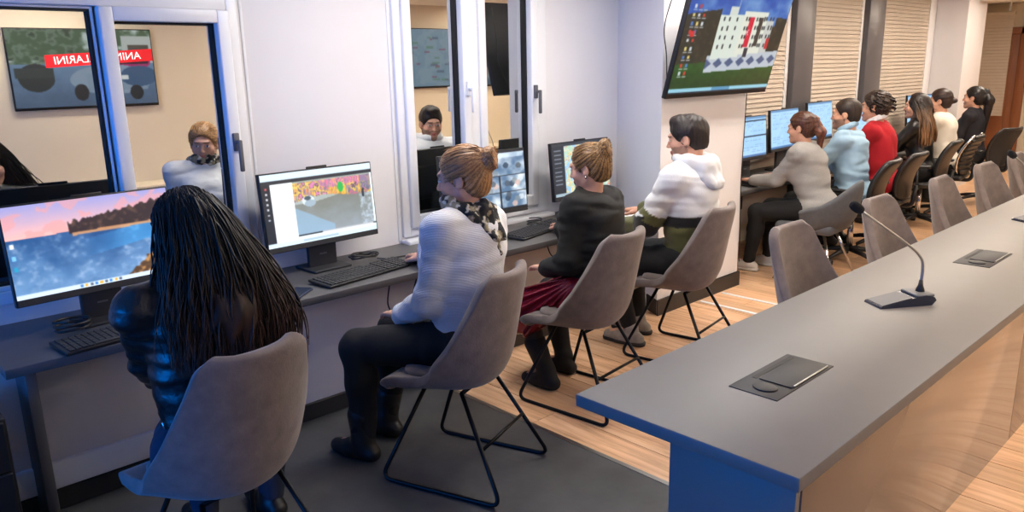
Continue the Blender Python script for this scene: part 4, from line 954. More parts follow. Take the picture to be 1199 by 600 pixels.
class Person:
    def __init__(s, label, root, deg, S=1.07, seat=0.50, lean=(8, 14), side=0.0, male=False, head=(0, 0, 0), wrists=None, feet=None, knees=None, hres=0.006, bres=0.013, hand_res=0.0042, shoulder=None, spread=1.0, fat=1.0, neck_fwd=0.012, show_hands=(True, True), skin=SKIN, group=None, curl=None, hipf=1.0):
        s.hipf = hipf
        s.S = S; s.root = thing('person', label, 'person', (root[0], root[1], 0), math.radians(deg), group); s.a = math.radians(deg); s.o = np.array([root[0], root[1], 0.0])
        s.hres, s.bres, s.hand_res = hres, bres, hand_res; s.male = male; s.fat = fat; s.skin = skin; s.show_hands = show_hands
        l0, l1 = math.radians(lean[0]), math.radians(lean[1]); sd = math.radians(side)
        s.pel = np.array([0, 0, seat+0.085*S]); u0 = np.array([math.sin(sd)*0.5, math.sin(l0), math.cos(l0)]); u1 = np.array([math.sin(sd), math.sin(l1), math.cos(l1)]); u0 /= np.linalg.norm(u0); u1 /= np.linalg.norm(u1)
        s.u0, s.u1 = u0, u1; s.R0 = frame(u0, (0, 1, 0)); s.R1 = frame(u1, (0, 1, 0))
        s.waist = s.pel+u0*0.20*S; s.chest = s.waist+u1*0.15*S; s.top = s.waist+u1*0.27*S; sh = (shoulder or (0.168 if male else 0.143))*S
        s.sh = [s.top+s.R1[:, 0]*sg*sh-u1*0.012*S for sg in (-1, 1)]
        s.neck = s.top+u1*0.045*S; hy, hp, hr = [math.radians(v) for v in head]
        Rh = Matrix.Rotation(hy, 3, 'Z') @ Matrix.Rotation(hp, 3, 'X') @ Matrix.Rotation(hr, 3, 'Y'); s.RH = np.array(Rh)
        s.head = s.neck+u1*0.06*S+np.array([0, neck_fwd, 0.078])*S
        s.hip = [s.pel+np.array([sg*0.088*S, 0.0, 0]) for sg in (-1, 1)]
        feet = feet or [(-0.13, 0.40, 0.075), (0.13, 0.40, 0.075)]; s.ank = [np.array(f, float) for f in feet]
        s.knee = [ik(s.hip[i], s.ank[i], 0.44*S, 0.425*S, knees[i] if knees else (0.1*(2*i-1), 0.8, 0.9)) for i in (0, 1)]
        wr = wrists or [(-0.12, 0.33, 0.66), (0.12, 0.33, 0.66)]; s.wr = [np.array(q, float) for q in wr]
        s.elb = [ik(s.sh[i], s.wr[i], 0.285*S, 0.25*S, (spread*(2*i-1)*0.55, -0.45, -0.8)) for i in (0, 1)]
        s.curl = curl or [0.5, 0.5]
    def loc(s, p):
        d = np.array(p, float)-s.o; c, q = math.cos(-s.a), math.sin(-s.a); return np.array([c*d[0]-q*d[1], q*d[0]+c*d[1], d[2]])
    def H(s, x, y, z): return s.head+s.RH@(np.array([x, y, z])*s.S)
    def torso(s, f, off, k=0.06):
        S = s.S; m = 1.0 if s.male else 0.9; q = s.fat
        f.ell(s.pel+s.R0@np.array([0, -0.01, 0.015])*S, np.array([0.168*q*s.hipf, 0.125*q*s.hipf, 0.115])*S+off, s.R0, k)
        f.ell(s.waist, np.array([0.142*q*(1.08 if s.male else 0.95), 0.102*q, 0.15])*S+off, s.R0, k)
        f.ell(s.chest, np.array([0.152*m*q, 0.112*q, 0.16])*S+off, s.R1, k)
        f.cone(s.sh[0], s.sh[1], 0.046*S+off, 0.046*S+off, k*0.6)
        for i in (0, 1): f.cone(s.neck, s.sh[i], 0.036*S+off, 0.042*S+off, k*0.5)
        f.ell(s.top-s.u1*0.06*S+s.R1[:, 1]*-0.03*S, np.array([0.13, 0.075, 0.09])*S+off, s.R1, k)
        if not s.male:
            for sg in (-1, 1): f.ell(s.chest+s.R1@np.array([sg*0.07, 0.085, 0.0])*S, np.array([0.062, 0.058, 0.062])*S+off, s.R1, k)
    def arm(s, f, i, off, end=1.0, k=0.03):
        S = s.S; w = 1.12 if s.male else 1.0; e = s.elb[i]; wv = e+(s.wr[i]-e)*end
        f.cone(s.sh[i], e, 0.047*S*w+off, 0.038*S*w+off, k); f.cone(e, wv, 0.039*S*w+off, (0.028+0.012*(1-end))*S*w+off, k)
    def legs(s, f, off, end=1.0, k=0.035, which=(0, 1)):
        S = s.S
        for i in which:
            f.cone(s.hip[i], s.knee[i], 0.088*S*s.fat+off, 0.06*S+off, k); a = s.knee[i]+(s.ank[i]-s.knee[i])*end; m = s.knee[i]+(s.ank[i]-s.knee[i])*0.35*end+np.array([0, -0.012, 0])
            f.cone(s.knee[i], m, 0.058*S+off, 0.055*S+off, k); f.cone(m, a, 0.055*S+off, 0.036*S+off, k)
    def hand(s, f, i, low=False):
        """palm and five fingers, curled down over what they rest on"""
        S = s.S; w = s.wr[i]; d = w-s.elb[i]; d = d/np.linalg.norm(d); d = d*np.array([1, 1, 0.25]); d /= np.linalg.norm(d)
        sgn = -1 if i == 0 else 1                     # thumb lies on the inner side
        up = np.array([0, 0, 1.0]); up = up-d*(up@d); up /= np.linalg.norm(up); sd = np.cross(d, up)*sgn   # outer side
        c = s.curl[i]
        f.cone(s.elb[i]+(w-s.elb[i])*0.8, w, 0.03*S, 0.026*S, 0.02)
        for q, (o, L) in enumerate(((0.030, 0.056), (0.011, 0.068), (-0.009, 0.074), (-0.029, 0.066))):
            b = w+d*0.085*S*(1 if q else 0.94)+sd*o*S
            f.cone(w+sd*o*0.55*S+d*0.01*S, b, 0.0155*S, 0.0125*S, 0.012)
            p = b; an = -0.10
            for seg_, (fr, rr) in enumerate(((0.45, 0.0092), (0.32, 0.0084), (0.23, 0.0074))):
                an += c*(0.35+0.35*seg_); n = p+(d*math.cos(an)-up*math.sin(an)+sd*o*1.2)*L*fr*1.08*S; f.cone(p, n, (rr+0.0008)*S, rr*S, 0.004); p = n
        b = w+d*0.03*S-sd*0.02*S-up*0.004*S; m = b+(d*0.7-sd*0.62-up*0.2)*0.042*S; e = m+(d*0.93-sd*0.25-up*0.25)*0.032*S; t = e+(d*0.97-up*0.2)*0.024*S
        f.cone(b, m, 0.0155*S, 0.012*S, 0.012); f.cone(m, e, 0.0115*S, 0.0098*S, 0.005); f.cone(e, t, 0.0098*S, 0.0075*S, 0.004)
        return np.minimum(w-0.035, np.minimum(w+d*0.2*S, w))-0.06, np.maximum(w+0.035, w+d*0.2*S)+0.06
    def headf(s, f):
        S = s.S; H = s.H; R = s.RH; E = lambda c, r, k=0.02, op='u', Q=None: f.ell(H(*c), np.array(r)*S, R if Q is None else R@Q, k, op)
        C = lambda a, b, ra, rb, k=0.015, op='u': f.cone(H(*a), H(*b), ra*S, rb*S, k, op)
        E((0, -0.018, 0.036), (0.073, 0.094, 0.083), 0.02); E((0, 0.026, -0.026), (0.057, 0.061, 0.083), 0.03)
        for g in (-1, 1): C((g*0.05, -0.005, -0.055), (g*0.012, 0.066, -0.092), 0.018, 0.018, 0.03); E((g*0.042, 0.055, -0.028), (0.022, 0.022, 0.022), 0.03)
        E((0, 0.078, 0.028), (0.046, 0.018, 0.012), 0.02)
        for g in (-1, 1): E((g*0.031, 0.099, 0.006), (0.017, 0.013, 0.011), 0.012, 's'); E((g*0.031, 0.078, 0.004), (0.0135, 0.0125, 0.0125), 0.004)
        C((0, 0.088, 0.01), (0, 0.105, -0.026), 0.0065, 0.0092, 0.010); E((0.009, 0.096, -0.029), (0.007, 0.009, 0.0065), 0.007); E((-0.009, 0.096, -0.029), (0.007, 0.009, 0.0065), 0.007)
        E((0, 0.088, -0.056), (0.021, 0.009, 0.005), 0.007); E((0, 0.086, -0.066), (0.018, 0.010, 0.006), 0.007); E((0, 0.074, -0.094), (0.015, 0.015, 0.014), 0.02)
        for g in (-1, 1):
            Q = np.array(Matrix.Rotation(g*0.35, 3, 'Z') @ Matrix.Rotation(-0.2, 3, 'X')); E((g*0.078, -0.012, -0.004), (0.0075, 0.019, 0.031), 0.006, 'u', Q); E((g*0.086, -0.008, 0.002), (0.006, 0.010, 0.017), 0.006, 's', Q); E((g*0.077, -0.002, -0.026), (0.007, 0.009, 0.011), 0.008)
        f.cone(H(0, -0.028, -0.045), s.neck-s.u1*0.02*S, 0.05*S*(1.12 if s.male else 0.94), 0.057*S*(1.12 if s.male else 0.96), 0.03)
    def skin_col(s, V, brow):
        L = (V-s.head)@s.RH/s.S; c = np.repeat(np.array(s.skin)[None], len(V), 0); x, y, z = np.abs(L[:, 0]), L[:, 1], L[:, 2]
        def put(m, col, k=1.0): c[m] = c[m]*(1-k)+np.array(col)*k
        put((x < 0.022) & (y > 0.08) & (z > -0.073) & (z < -0.05), srgb(176, 92, 84), 0.8)
        put((x > 0.012) & (x < 0.05) & (y > 0.07) & (z > 0.022) & (z < 0.032), brow, 0.6)
        e = (x-0.031)**2/0.013**2+(z-0.004)**2/0.0065**2; put((e < 1) & (y > 0.075), srgb(225, 218, 210)); put(((x-0.031)**2+(z-0.004)**2 < 0.0055**2) & (y > 0.075), srgb(40, 28, 22)); put((e >= 1) & (e < 1.7) & (z > 0.004) & (y > 0.072), brow, 0.4)
        put((z > -0.03) & (z < 0.0) & (y > 0.04) & (x > 0.03) & (x < 0.06), srgb(214, 140, 120), 0.3)
        if s.male: put((z < -0.03) & (y > -0.01) & (z > -0.115) & ((x > 0.024) | (z < -0.076) | (z > -0.048)) & ((z < -0.042) | (x > 0.035)), brow, 0.5)
        return c
    def body(s, brow, skinlegs=None):
        f = SDF(); s.torso(f, -0.012, 0.06)
        for i in (0, 1): s.arm(f, i, -0.006); 
        s.legs(f, -0.010)
        for i in (0, 1):
            d = np.array([0.0, 1.0, 0]); f.cone(s.ank[i], s.ank[i]+d*0.13*s.S+np.array([0, 0, -0.035]), 0.032*s.S, 0.024*s.S, 0.02)
        hb = []
        for i in (0, 1): hb.append(s.hand(f, i) if s.show_hands[i] else None)
        s.headf(f); parts = [grow(f, s.bres)]
        lo = s.head-np.array([0.14, 0.17, 0.20])*s.S; hi = s.head+np.array([0.14, 0.17, 0.15])*s.S; parts = [grow(f, s.bres)]
        # coarse skin is kept only where the fine pieces do not cover it
        V, Q = parts[0]; cov = ((V > lo+0.02) & (V < hi-0.02)).all(1)
        for b in hb:
            if b is not None: cov |= ((V > b[0]+0.02) & (V < b[1]-0.02)).all(1)
        Q = Q[~cov[Q].all(1)]; parts = [(V, Q), grow(f, s.hres, lo, hi)]
        for b in hb:
            if b is not None: parts.append(grow(f, s.hand_res, b[0], b[1]))
        V, Q = join(parts)
        return link('body', np_mesh('body', V, Q, s.skin_col(V, brow)), skin_mat(), s.root)
    def garment(s, name, f, m, res, fold=0.0, ff=18, seed=1, col=None, aniso=(1, 1, 1), label=None):
        if fold:
            f.func(lambda x, y, z, F: np.where(np.abs(F) < 0.05, F+fold*(0.9-2.6*np.abs(sm((x*aniso[0], y*aniso[1], z*aniso[2]), ff, seed)))+0.45*fold*(0.6-1.6*np.abs(sm((x*aniso[0], y*aniso[1], z*aniso[2]), ff*2.1, seed+5))), F), 'r')
        V, Q = grow(f, res); o = link(name, np_mesh(name, V, Q, col(V) if col else None), m, s.root)
        if label: o['label'] = label
        return o
    def top_f(s, off=0.012, sleeve=0.97, hem=0.02, arms=(0, 1), neck_cut=0.035, k=0.06):
        """shirt or sweater volume: torso and sleeves, open at the neck, ending at the hem"""
        f = SDF(); s.torso(f, off, k)
        for i in arms: s.arm(f, i, off*0.8, sleeve, 0.03)
        n = s.neck+s.u1*neck_cut*s.S; u = s.u1; f.func(lambda x, y, z, F: (x-n[0])*u[0]+(y-n[1])*u[1]+(z-n[2])*u[2] if False else np.where((x-n[0])**2+(y-n[1])**2 < 0.12**2, (x-n[0])*u[0]+(y-n[1])*(u[1]-0.35)+(z-n[2])*u[2], -1.0))
        h = s.pel+s.u0*hem*s.S; v = s.u0
        ax = [s.elb[i] for i in (0, 1)]+[s.wr[i] for i in (0, 1)]
        f.func(lambda x, y, z, F: np.where((np.abs(x) < 0.26*s.S) & (y < 0.16*s.S), -((x-h[0])*v[0]+(y-h[1])*v[1]+(z-h[2])*v[2]), -1.0)); return f
    def pants_f(s, off=0.012, end=0.97):
        f = SDF(); s.legs(f, off, end); f.ell(s.pel+s.R0@np.array([0, -0.01, 0.0])*s.S, np.array([0.17*s.fat*s.hipf, 0.128*s.fat*s.hipf, 0.105])*s.S+off*0.6, s.R0, 0.06); return f
    def shoes(s, m, sole=None, boot=0.0, dirs=None, length=0.15):
        for i in (0, 1):
            f = SDF(); S = s.S; a = s.ank[i]; d = np.array(dirs[i] if dirs else (0, 1, 0), float); d /= np.linalg.norm(d); g = np.array([a[0], a[1], 0])
            f.cone(g-d*0.045*S+np.array([0, 0, 0.04]), g+d*0.06*S+np.array([0, 0, 0.042]), 0.038*S, 0.04*S, 0.03); f.cone(g+d*0.06*S+np.array([0, 0, 0.04]), g+d*length*S+np.array([0, 0, 0.033]), 0.042*S, 0.032*S, 0.03); f.cone(g+np.array([0, 0, 0.05]), a+np.array([0, 0, 0.02]), 0.04*S, 0.043*S, 0.03)
            if boot: k = a+(s.knee[i]-a)*boot; f.cone(a, k, 0.046*S, 0.062*S, 0.03)
            f.func(lambda x, y, z, F: 0.004-z+0*x); o = s.garment('shoe', f, m, max(s.hres, 0.007))
            if sole is not None:
                q = SDF(); q.cone(g-d*0.05*S+np.array([0, 0, 0.02]), g+d*0.06*S+np.array([0, 0, 0.02]), 0.042*S, 0.043*S, 0.02); q.cone(g+d*0.06*S+np.array([0, 0, 0.02]), g+d*length*S+np.array([0, 0, 0.02]), 0.044*S, 0.036*S, 0.02)
                q.func(lambda x, y, z, F: np.maximum(z-0.028, 0.0015-z)+0*x); V, Q = grow(q, max(s.hres, 0.007)); link('sole', np_mesh('sole', V, Q), sole, o)
    # ---------------------------------------------------------------- hair
    def cap(s, thick=0.012, hair_line=0.025, low=-0.07, extra=None, slope=(0.854, -0.52)):
        f = SDF(); S = s.S; f.ell(s.H(0, -0.02, 0.038), (np.array([0.073, 0.094, 0.083])+thick)*S, s.RH, 0.02); f.ell(s.H(0, -0.055, -0.02), (np.array([0.058, 0.05, 0.06])+thick*0.8)*S, s.RH, 0.03)
        hd, R = s.head, s.RH
        def cut(x, y, z, F):
            u = ((x-hd[0])*R[0, 1]+(y-hd[1])*R[1, 1]+(z-hd[2])*R[2, 1])/S; w_ = ((x-hd[0])*R[0, 2]+(y-hd[1])*R[1, 2]+(z-hd[2])*R[2, 2])/S; v = ((x-hd[0])*R[0, 0]+(y-hd[1])*R[1, 0]+(z-hd[2])*R[2, 0])/S
            face = slope[0]*u+slope[1]*w_-hair_line; ear = 0.030-np.sqrt(((np.abs(v)-0.08)/0.9)**2+(u+0.006)**2+(w_+0.008)**2)
            return np.maximum(np.maximum(face, low-w_), ear)*S
        f.func(cut)
        if extra: extra(f)
        return f
    def hair_cols(s, V, base, hi, seed, mode='down', center=None, freq=60, bias=0.0):
        L = (V-s.head)@s.RH/s.S
        if mode == 'bun': c = L-np.array(center); t = np.arctan2(c[:, 0], c[:, 2])*7+6*np.arctan2(c[:, 1], np.hypot(c[:, 0], c[:, 2]))
        else: t = np.arctan2(L[:, 0], -L[:, 1]+0.02)*freq/6
        n = 0.5+0.5*np.sin(t*3.1+np.sin(t*7.7+seed)*1.6+seed); n = np.clip(n*0.8+0.2*np.random.default_rng(seed).random(len(V))+bias, 0, 1)[:, None]
        return np.array(base)*(1-n)+np.array(hi)*n

    def hair(s, name, parts, col, m):
        V, Q = join(parts); return link(name, np_mesh(name, V, Q, col(V)), m, s.root)

def R2(p, deg):
    a = math.radians(deg); return (p[0]*math.cos(a)-p[1]*math.sin(a), p[0]*math.sin(a)+p[1]*math.cos(a))
DK = srgb(26, 20, 18)

# ---------------------------------------------------------------- person 1: long dark hair, black leather jacket
p = Person('person with long dark wavy hair in a black leather jacket', (0.885, 2.385), 2, S=1.055, seat=0.485, hipf=0.86, lean=(0, 3), side=1, shoulder=0.17, fat=1.03, head=(12, -8, 0), wrists=[(-0.20, 0.55, 0.76), (0.16, 0.55, 0.76)], feet=[(0.10, 0.40, 0.08), (0.34, 0.34, 0.08)], knees=[(0.35, 0.8, 0.7), (0.6, 0.6, 0.7)])
p.wr = [p.loc((0.86, 2.80, 0.69)), p.loc((1.06, 2.95, 0.74))]; p.elb = [ik(p.sh[i], p.wr[i], 0.285*p.S, 0.25*p.S, ((2*i-1)*0.2, -0.5, -1.0)) for i in (0, 1)]
p.body(DK)
lj = cloth('black_leather', srgb(16, 17, 19), 0.33, var=0.15, vscale=12, bump=0.25, bscale=60, spec=0.6)
p.garment('leather_jacket', p.top_f(0.022, 0.95, 0.09, neck_cut=0.05), lj, 0.008, 0.0038, 34, 3, aniso=(0.6, 0.6, 2.2))
f = p.top_f(0.016, 0.2, -0.06, arms=()); hz = p.pel[2]+0.085; f.func(lambda x, y, z, F: z-hz+0*x); p.garment('shirt_hem', f, cloth('white_cotton', srgb(226, 228, 232), 0.85, var=0.03), 0.012, 0.003, 20, 4)
p.garment('jeans', p.pants_f(0.012), cloth('dark_denim', srgb(34, 42, 60), 0.9, var=0.12, vscale=80), 0.012, 0.004, 22, 5)
p.shoes(cloth('black_shoe', srgb(20, 20, 21), 0.45, var=0.1))
zp = MB().tube([(0, 0, 0), (0.004, 0.0, -0.02), (0.012, 0, -0.045)], 0.004, 6).build('zip_pull', M['chrome'], p.root); zp.location = (-0.16, -0.02, 0.70)
r = np.random.default_rng(2); paths = []; S = p.S
for i in range(1700):
    an = r.uniform(-2.7, 2.7); el = r.uniform(-0.1, 1.45)
    vo = r.uniform(0.98, 1.12); st = p.H(0.086*vo*math.sin(an)*math.cos(el), -0.02-0.104*vo*math.cos(an)*math.cos(el), 0.036+0.096*vo*math.sin(el))
    side = math.sin(an); L = r.uniform(0.36, 0.50)+0.05*side
    tgt = np.array([0.07+side*(0.155+0.03*r.random())+r.normal()*0.026, -0.105-0.04*math.cos(an)+r.normal()*0.014, 0])
    if abs(an) > 1.8: tgt[1] = -0.02+r.normal()*0.02; L *= 0.85
    pts = [st]; ph = r.uniform(0, 6); am = r.uniform(0.006, 0.016)
    for k in range(1, 9):
        q = k/8; w_ = am*math.sin(q*11+ph)*min(1, q*1.6)
        x = st[0]+(tgt[0]-st[0])*min(1, q*1.3)**0.9; y = st[1]+(tgt[1]-st[1])*min(1, q*1.3)**0.8-0.03*math.sin(min(1, q*1.2)*PI)*max(0.2, math.cos(an))
        z = st[2]-L*q**1.15-0.085*max(0, math.sin(el))*q
        if q < 0.45:                                      # lie on the skull first
            e_ = (p.RH.T@(np.array([x, y, z])-p.head))/S-np.array([0, -0.018, 0.036]); k_ = np.sqrt(((e_/np.array([0.087, 0.108, 0.097]))**2).sum())
            if k_ < 1: e_ = e_/k_; x, y, z = p.head+p.RH@((e_+np.array([0, -0.018, 0.036]))*S)
        pts.append((x+w_, y+w_*0.5, z))
    paths.append(cr(pts, 22))
g = SDF(); g.ell(p.H(0, -0.025, 0.036), np.array([0.088, 0.106, 0.094])*S, p.RH, 0.02); nz = p.neck[2]
g.cone(p.H(0.01, -0.05, -0.02), np.array([0.05, -0.095, nz-0.08]), 0.08*S, 0.09, 0.05); g.cone(np.array([0.05, -0.095, nz-0.08]), np.array([0.08, -0.085, nz-0.22]), 0.09, 0.075, 0.05); g.cone(p.H(0.06, -0.02, -0.03), np.array([0.15, -0.06, nz-0.16]), 0.045*S, 0.06, 0.05)
g.func(lambda x, y, z, F: np.where(z > p.head[2]-0.09, (y-p.head[1])-0.05, -1.0)+0*x)
g.func(lambda x, y, z, F: np.where(np.abs(F) < 0.03, F+0.004*np.sin(110*x+35*y+3*np.sin(9*z))+0.003*sm((x*2, y*2, z*0.4), 40, 9), F), 'r')
def long_col(V):
    t = np.clip((p.head[2]-0.02-V[:, 2])*2.4, 0, 1)*(0.25+0.75*(0.5+0.5*np.sin(V[:, 0]*120+V[:, 1]*70+2*np.sin(V[:, 2]*12))))
    return np.array(srgb(20, 16, 16))*(1-t[:, None])+np.array(srgb(86, 60, 50))*t[:, None]
p.hair('hair', [grow(g, 0.008), strands(paths, [0.0026, 0.002, 0.0034], 4)], long_col, hair_mat('hair_long_dark', 0.5))

# ---------------------------------------------------------------- person 2: white sweater, patterned scarf, bun
p = Person('person in a white knit sweater and patterned scarf with a blond bun', (2.065, 2.49), 16, S=1.075, hipf=0.84, lean=(-2, 2), side=5, head=(16, -9, 2), fat=1.04, shoulder=0.17,
           wrists=[(-0.07, 0.29, 0.675), (0.3, 0.6, 0.77)], feet=[(-0.22, 0.44, 0.08), (0.02, 0.50, 0.08)])
p.wr[1] = p.loc((2.435, 3.245, 0.768)); p.elb[1] = ik(p.sh[1], p.wr[1], 0.285*p.S, 0.25*p.S, (0.5, -0.5, -0.8)); p.elb[0] = ik(p.sh[0], p.wr[0], 0.285*p.S, 0.25*p.S, (-0.4, -0.6, -0.8))
p.body(srgb(110, 80, 56))
knit = cloth('white_knit', srgb(230, 232, 236), 0.92, var=0.03, vscale=30, wave=('Z', 60, 0.35, 1.0), sheen=0.2)
p.garment('sweater', p.top_f(0.03, 0.96, -0.03, k=0.07), knit, 0.009, 0.0045, 22, 12, aniso=(0.6, 0.6, 2.0))
blk = cloth('black_trousers', srgb(20, 20, 22), 0.85, var=0.1, vscale=30, bump=0.06, bscale=100)
p.garment('trousers', p.pants_f(0.014), blk, 0.011, 0.004, 20, 13)
p.shoes(cloth('black_boot', srgb(17, 17, 18), 0.5, var=0.12), boot=0.3)
f = SDF(); S = p.S; n = p.neck
for k in range(14):
    a0, a1 = 2*PI*k/14, 2*PI*(k+1)/14; ring = lambda a: n+p.R1@np.array([0.075*math.sin(a), -0.005+0.072*math.cos(a), 0.03+0.018*math.cos(a)])*S
    f.cone(ring(a0), ring(a1), 0.026*S, 0.026*S, 0.02)
f.cone(n+p.R1@np.array([0.0, -0.085, 0.02])*S, n+p.R1@np.array([0.01, -0.158, -0.15])*S, 0.034*S, 0.008*S, 0.03)
for sx in (-1, -0.5, 0.5, 1): f.cone(n+p.R1@np.array([sx*0.085, -0.06, 0.012])*S, n+p.R1@np.array([sx*0.03, -0.142, -0.085])*S, 0.03*S, 0.016*S, 0.03)
def scarf_col(V):
    t = sm((V[:, 0], V[:, 1], V[:, 2]), 75, 31); u = sm((V[:, 0], V[:, 1], V[:, 2]), 150, 32); c = np.repeat(np.array(srgb(30, 32, 36))[None], len(V), 0)
    c[(t > 0.12)] = srgb(150, 138, 112); c[(u > 0.45)] = srgb(206, 200, 184); c[(t < -0.5)] = srgb(20, 22, 26); return c
p.garment('scarf', f, mat('scarf_print', (0.2, 0.2, 0.2), 0.85, attr='tone', bump=0.1, bscale=90), 0.006, 0.006, 45, 14, scarf_col)
bc = (0.0, -0.115, 0.062)
def bun(f, c=bc, r=0.042):
    S = p.S
    for k in range(9):
        a0, a1 = 2*PI*k/9, 2*PI*(k+1)/9; f.cone(p.H(c[0]+r*0.62*math.sin(a0), c[1]-0.012, c[2]+r*0.62*math.cos(a0)), p.H(c[0]+r*0.62*math.sin(a1), c[1]-0.012, c[2]+r*0.62*math.cos(a1)), r*0.5*S, r*(0.42+0.12*(k % 2))*S, 0.012)
    f.ell(p.H(*c), np.array([r*0.7]*3)*S, p.RH, 0.02)
def ridges(f, c, amp=0.0022):
    hd, R, S = p.head, p.RH, p.S
    def rg(x, y, z, F):
        u = [((x-hd[0])*R[0, i]+(y-hd[1])*R[1, i]+(z-hd[2])*R[2, i])/S-c[i] for i in range(3)]
        t = np.arctan2(u[0], u[2]); return np.where(np.abs(F) < 0.02, F+amp*np.sin(t*26+np.sin(t*9)*2+40*u[1]*np.sin(t*5)), F)
    f.func(rg, 'r')
f = p.cap(0.013, 0.03, -0.085, bun); ridges(f, bc)
r = np.random.default_rng(3)
def bun_paths(c, n, spread=1.0):
    out = []
    for i in range(n):
        a = r.uniform(-2.5, 2.5); e = r.uniform(-0.5, 1.1); d = np.array([math.sin(a)*math.cos(e)*0.088, 0.02+0.085*math.cos(a)*math.cos(e)*0.9, 0.035+0.098*math.sin(e)])
        if d[1] > 0.05: d[1] = 0.05
        m = (d+np.array(c))*0.5; k = (m-np.array([0, -0.02, 0.036]))/np.array([0.087, 0.108, 0.097]); m = np.array([0, -0.02, 0.036])+k/np.linalg.norm(k)*np.array([0.087, 0.108, 0.097])
        out.append(cr([p.H(*d), p.H(*m), p.H(*(np.array(c)+r.normal(size=3)*0.012))], 10))
    for i in range(n//4):
        rr = 0.045*r.uniform(0.7, 1.05); ph = r.uniform(0, 6); out.append(cr([p.H(c[0]+rr*math.cos(ph+k*0.9), c[1]-0.02+0.018*math.sin(k*1.7+ph), c[2]+rr*math.sin(ph+k*0.9)) for k in range(6)], 18))
    return out
p.hair('hair', [grow(f, 0.0055), strands(bun_paths(bc, 150), [0.0022, 0.003, 0.0018])], lambda V: p.hair_cols(V, srgb(112, 74, 44), srgb(206, 156, 104), 2, 'bun', bc), hair_mat('hair_blond', 0.4))

# ---------------------------------------------------------------- person 3: black top, burgundy pleated skirt
p = Person('person in a black top and burgundy pleated skirt with a highlighted bun', (3.06, 2.57), 6, hipf=0.9, S=0.99, lean=(4, 6), head=(14, -12, 0), fat=1.0,
           wrists=[(-0.09, 0.28, 0.675), (0.3, 0.6, 0.77)], feet=[(-0.14, 0.24, 0.085), (0.10, 0.30, 0.085)])
p.wr[1] = p.loc((3.53, 3.24, 0.768)); p.elb[1] = ik(p.sh[1], p.wr[1], 0.285*p.S, 0.25*p.S, (0.5, -0.5, -0.8)); p.elb[0] = ik(p.sh[0], p.wr[0], 0.285*p.S, 0.25*p.S, (-0.4, -0.5, -0.9))
p.body(srgb(60, 42, 32))
p.garment('top', p.top_f(0.034, 0.93, 0.0, k=0.07), cloth('black_crepe', srgb(24, 25, 25), 0.8, var=0.12, vscale=20, bump=0.05, bscale=90), 0.010, 0.0055, 22, 22, aniso=(0.6, 0.6, 2.0))
p.garment('tights', p.pants_f(0.002), cloth('black_tights', srgb(16, 16, 17), 0.7, var=0.1), 0.012)
p.shoes(cloth('black_suede_boot', srgb(20, 19, 19), 0.75, var=0.15), boot=0.45)
f = SDF(); S = p.S
for i in (0, 1): f.cone(p.hip[i]+np.array([0, 0, 0.01]), p.knee[i]+np.array([0, -0.06, 0.0]), 0.115*S, 0.088*S, 0.06)
for sg, i in ((-1, 0), (1, 1)): f.cone(p.hip[i]+np.array([sg*0.03, 0.10, -0.01]), p.knee[i]+np.array([sg*0.035, -0.03, -0.10]), 0.085*S, 0.075*S, 0.06)
f.cone(p.knee[0]+np.array([0, -0.05, -0.03]), p.knee[1]+np.array([0, -0.05, -0.03]), 0.085*S, 0.085*S, 0.06); f.ell(p.pel, np.array([0.185, 0.14, 0.11])*S, None, 0.05)
wz = p.pel+np.array([0, -0.02, 0.12])
f.func(lambda x, y, z, F: np.where(np.abs(F) < 0.05, F+0.013*np.clip(np.hypot(y-wz[1], z-wz[2])*4, 0.2, 1)*np.sin(46*np.arctan2(y-wz[1], wz[2]-z)+14*x), F), 'r')
p.garment('skirt', f, cloth('burgundy_satin', srgb(132, 22, 48), 0.25, var=0.15, vscale=14, metal=0.35, coat=0.3), 0.007)
f = SDF(); f.cone(p.neck+p.R1@np.array([-0.05, -0.04, 0.0])*S, p.neck+p.R1@np.array([0.05, -0.04, 0.0])*S, 0.004, 0.004)
p.garment('necklace', f, M['steel'], 0.004)
bc = (0.0, -0.10, 0.085)
f = p.cap(0.013, 0.028, -0.085, lambda f: bun(f, bc, 0.046)); ridges(f, bc, 0.0015)
f.it.insert(2, ('u', 'c', (p.H(0, -0.10, 0.06), p.H(0, -0.095, -0.05), 0.036*p.S, 0.018*p.S), 0.03, p.H(0, -0.1, 0)-0.12, p.H(0, -0.1, 0)+0.12))
p.hair('hair', [grow(f, 0.0055), strands(bun_paths(bc, 260), [0.0018, 0.0022, 0.0014])], lambda V: p.hair_cols(V, srgb(72, 48, 32), srgb(196, 152, 94), 5, 'bun', bc, bias=-0.15), hair_mat('hair_highlight', 0.4))
MB().cyl(p.H(-0.081, -0.008, -0.034), p.H(-0.081, -0.008, -0.046), 0.005, seg=8).build('earring', M['chrome'], p.root)

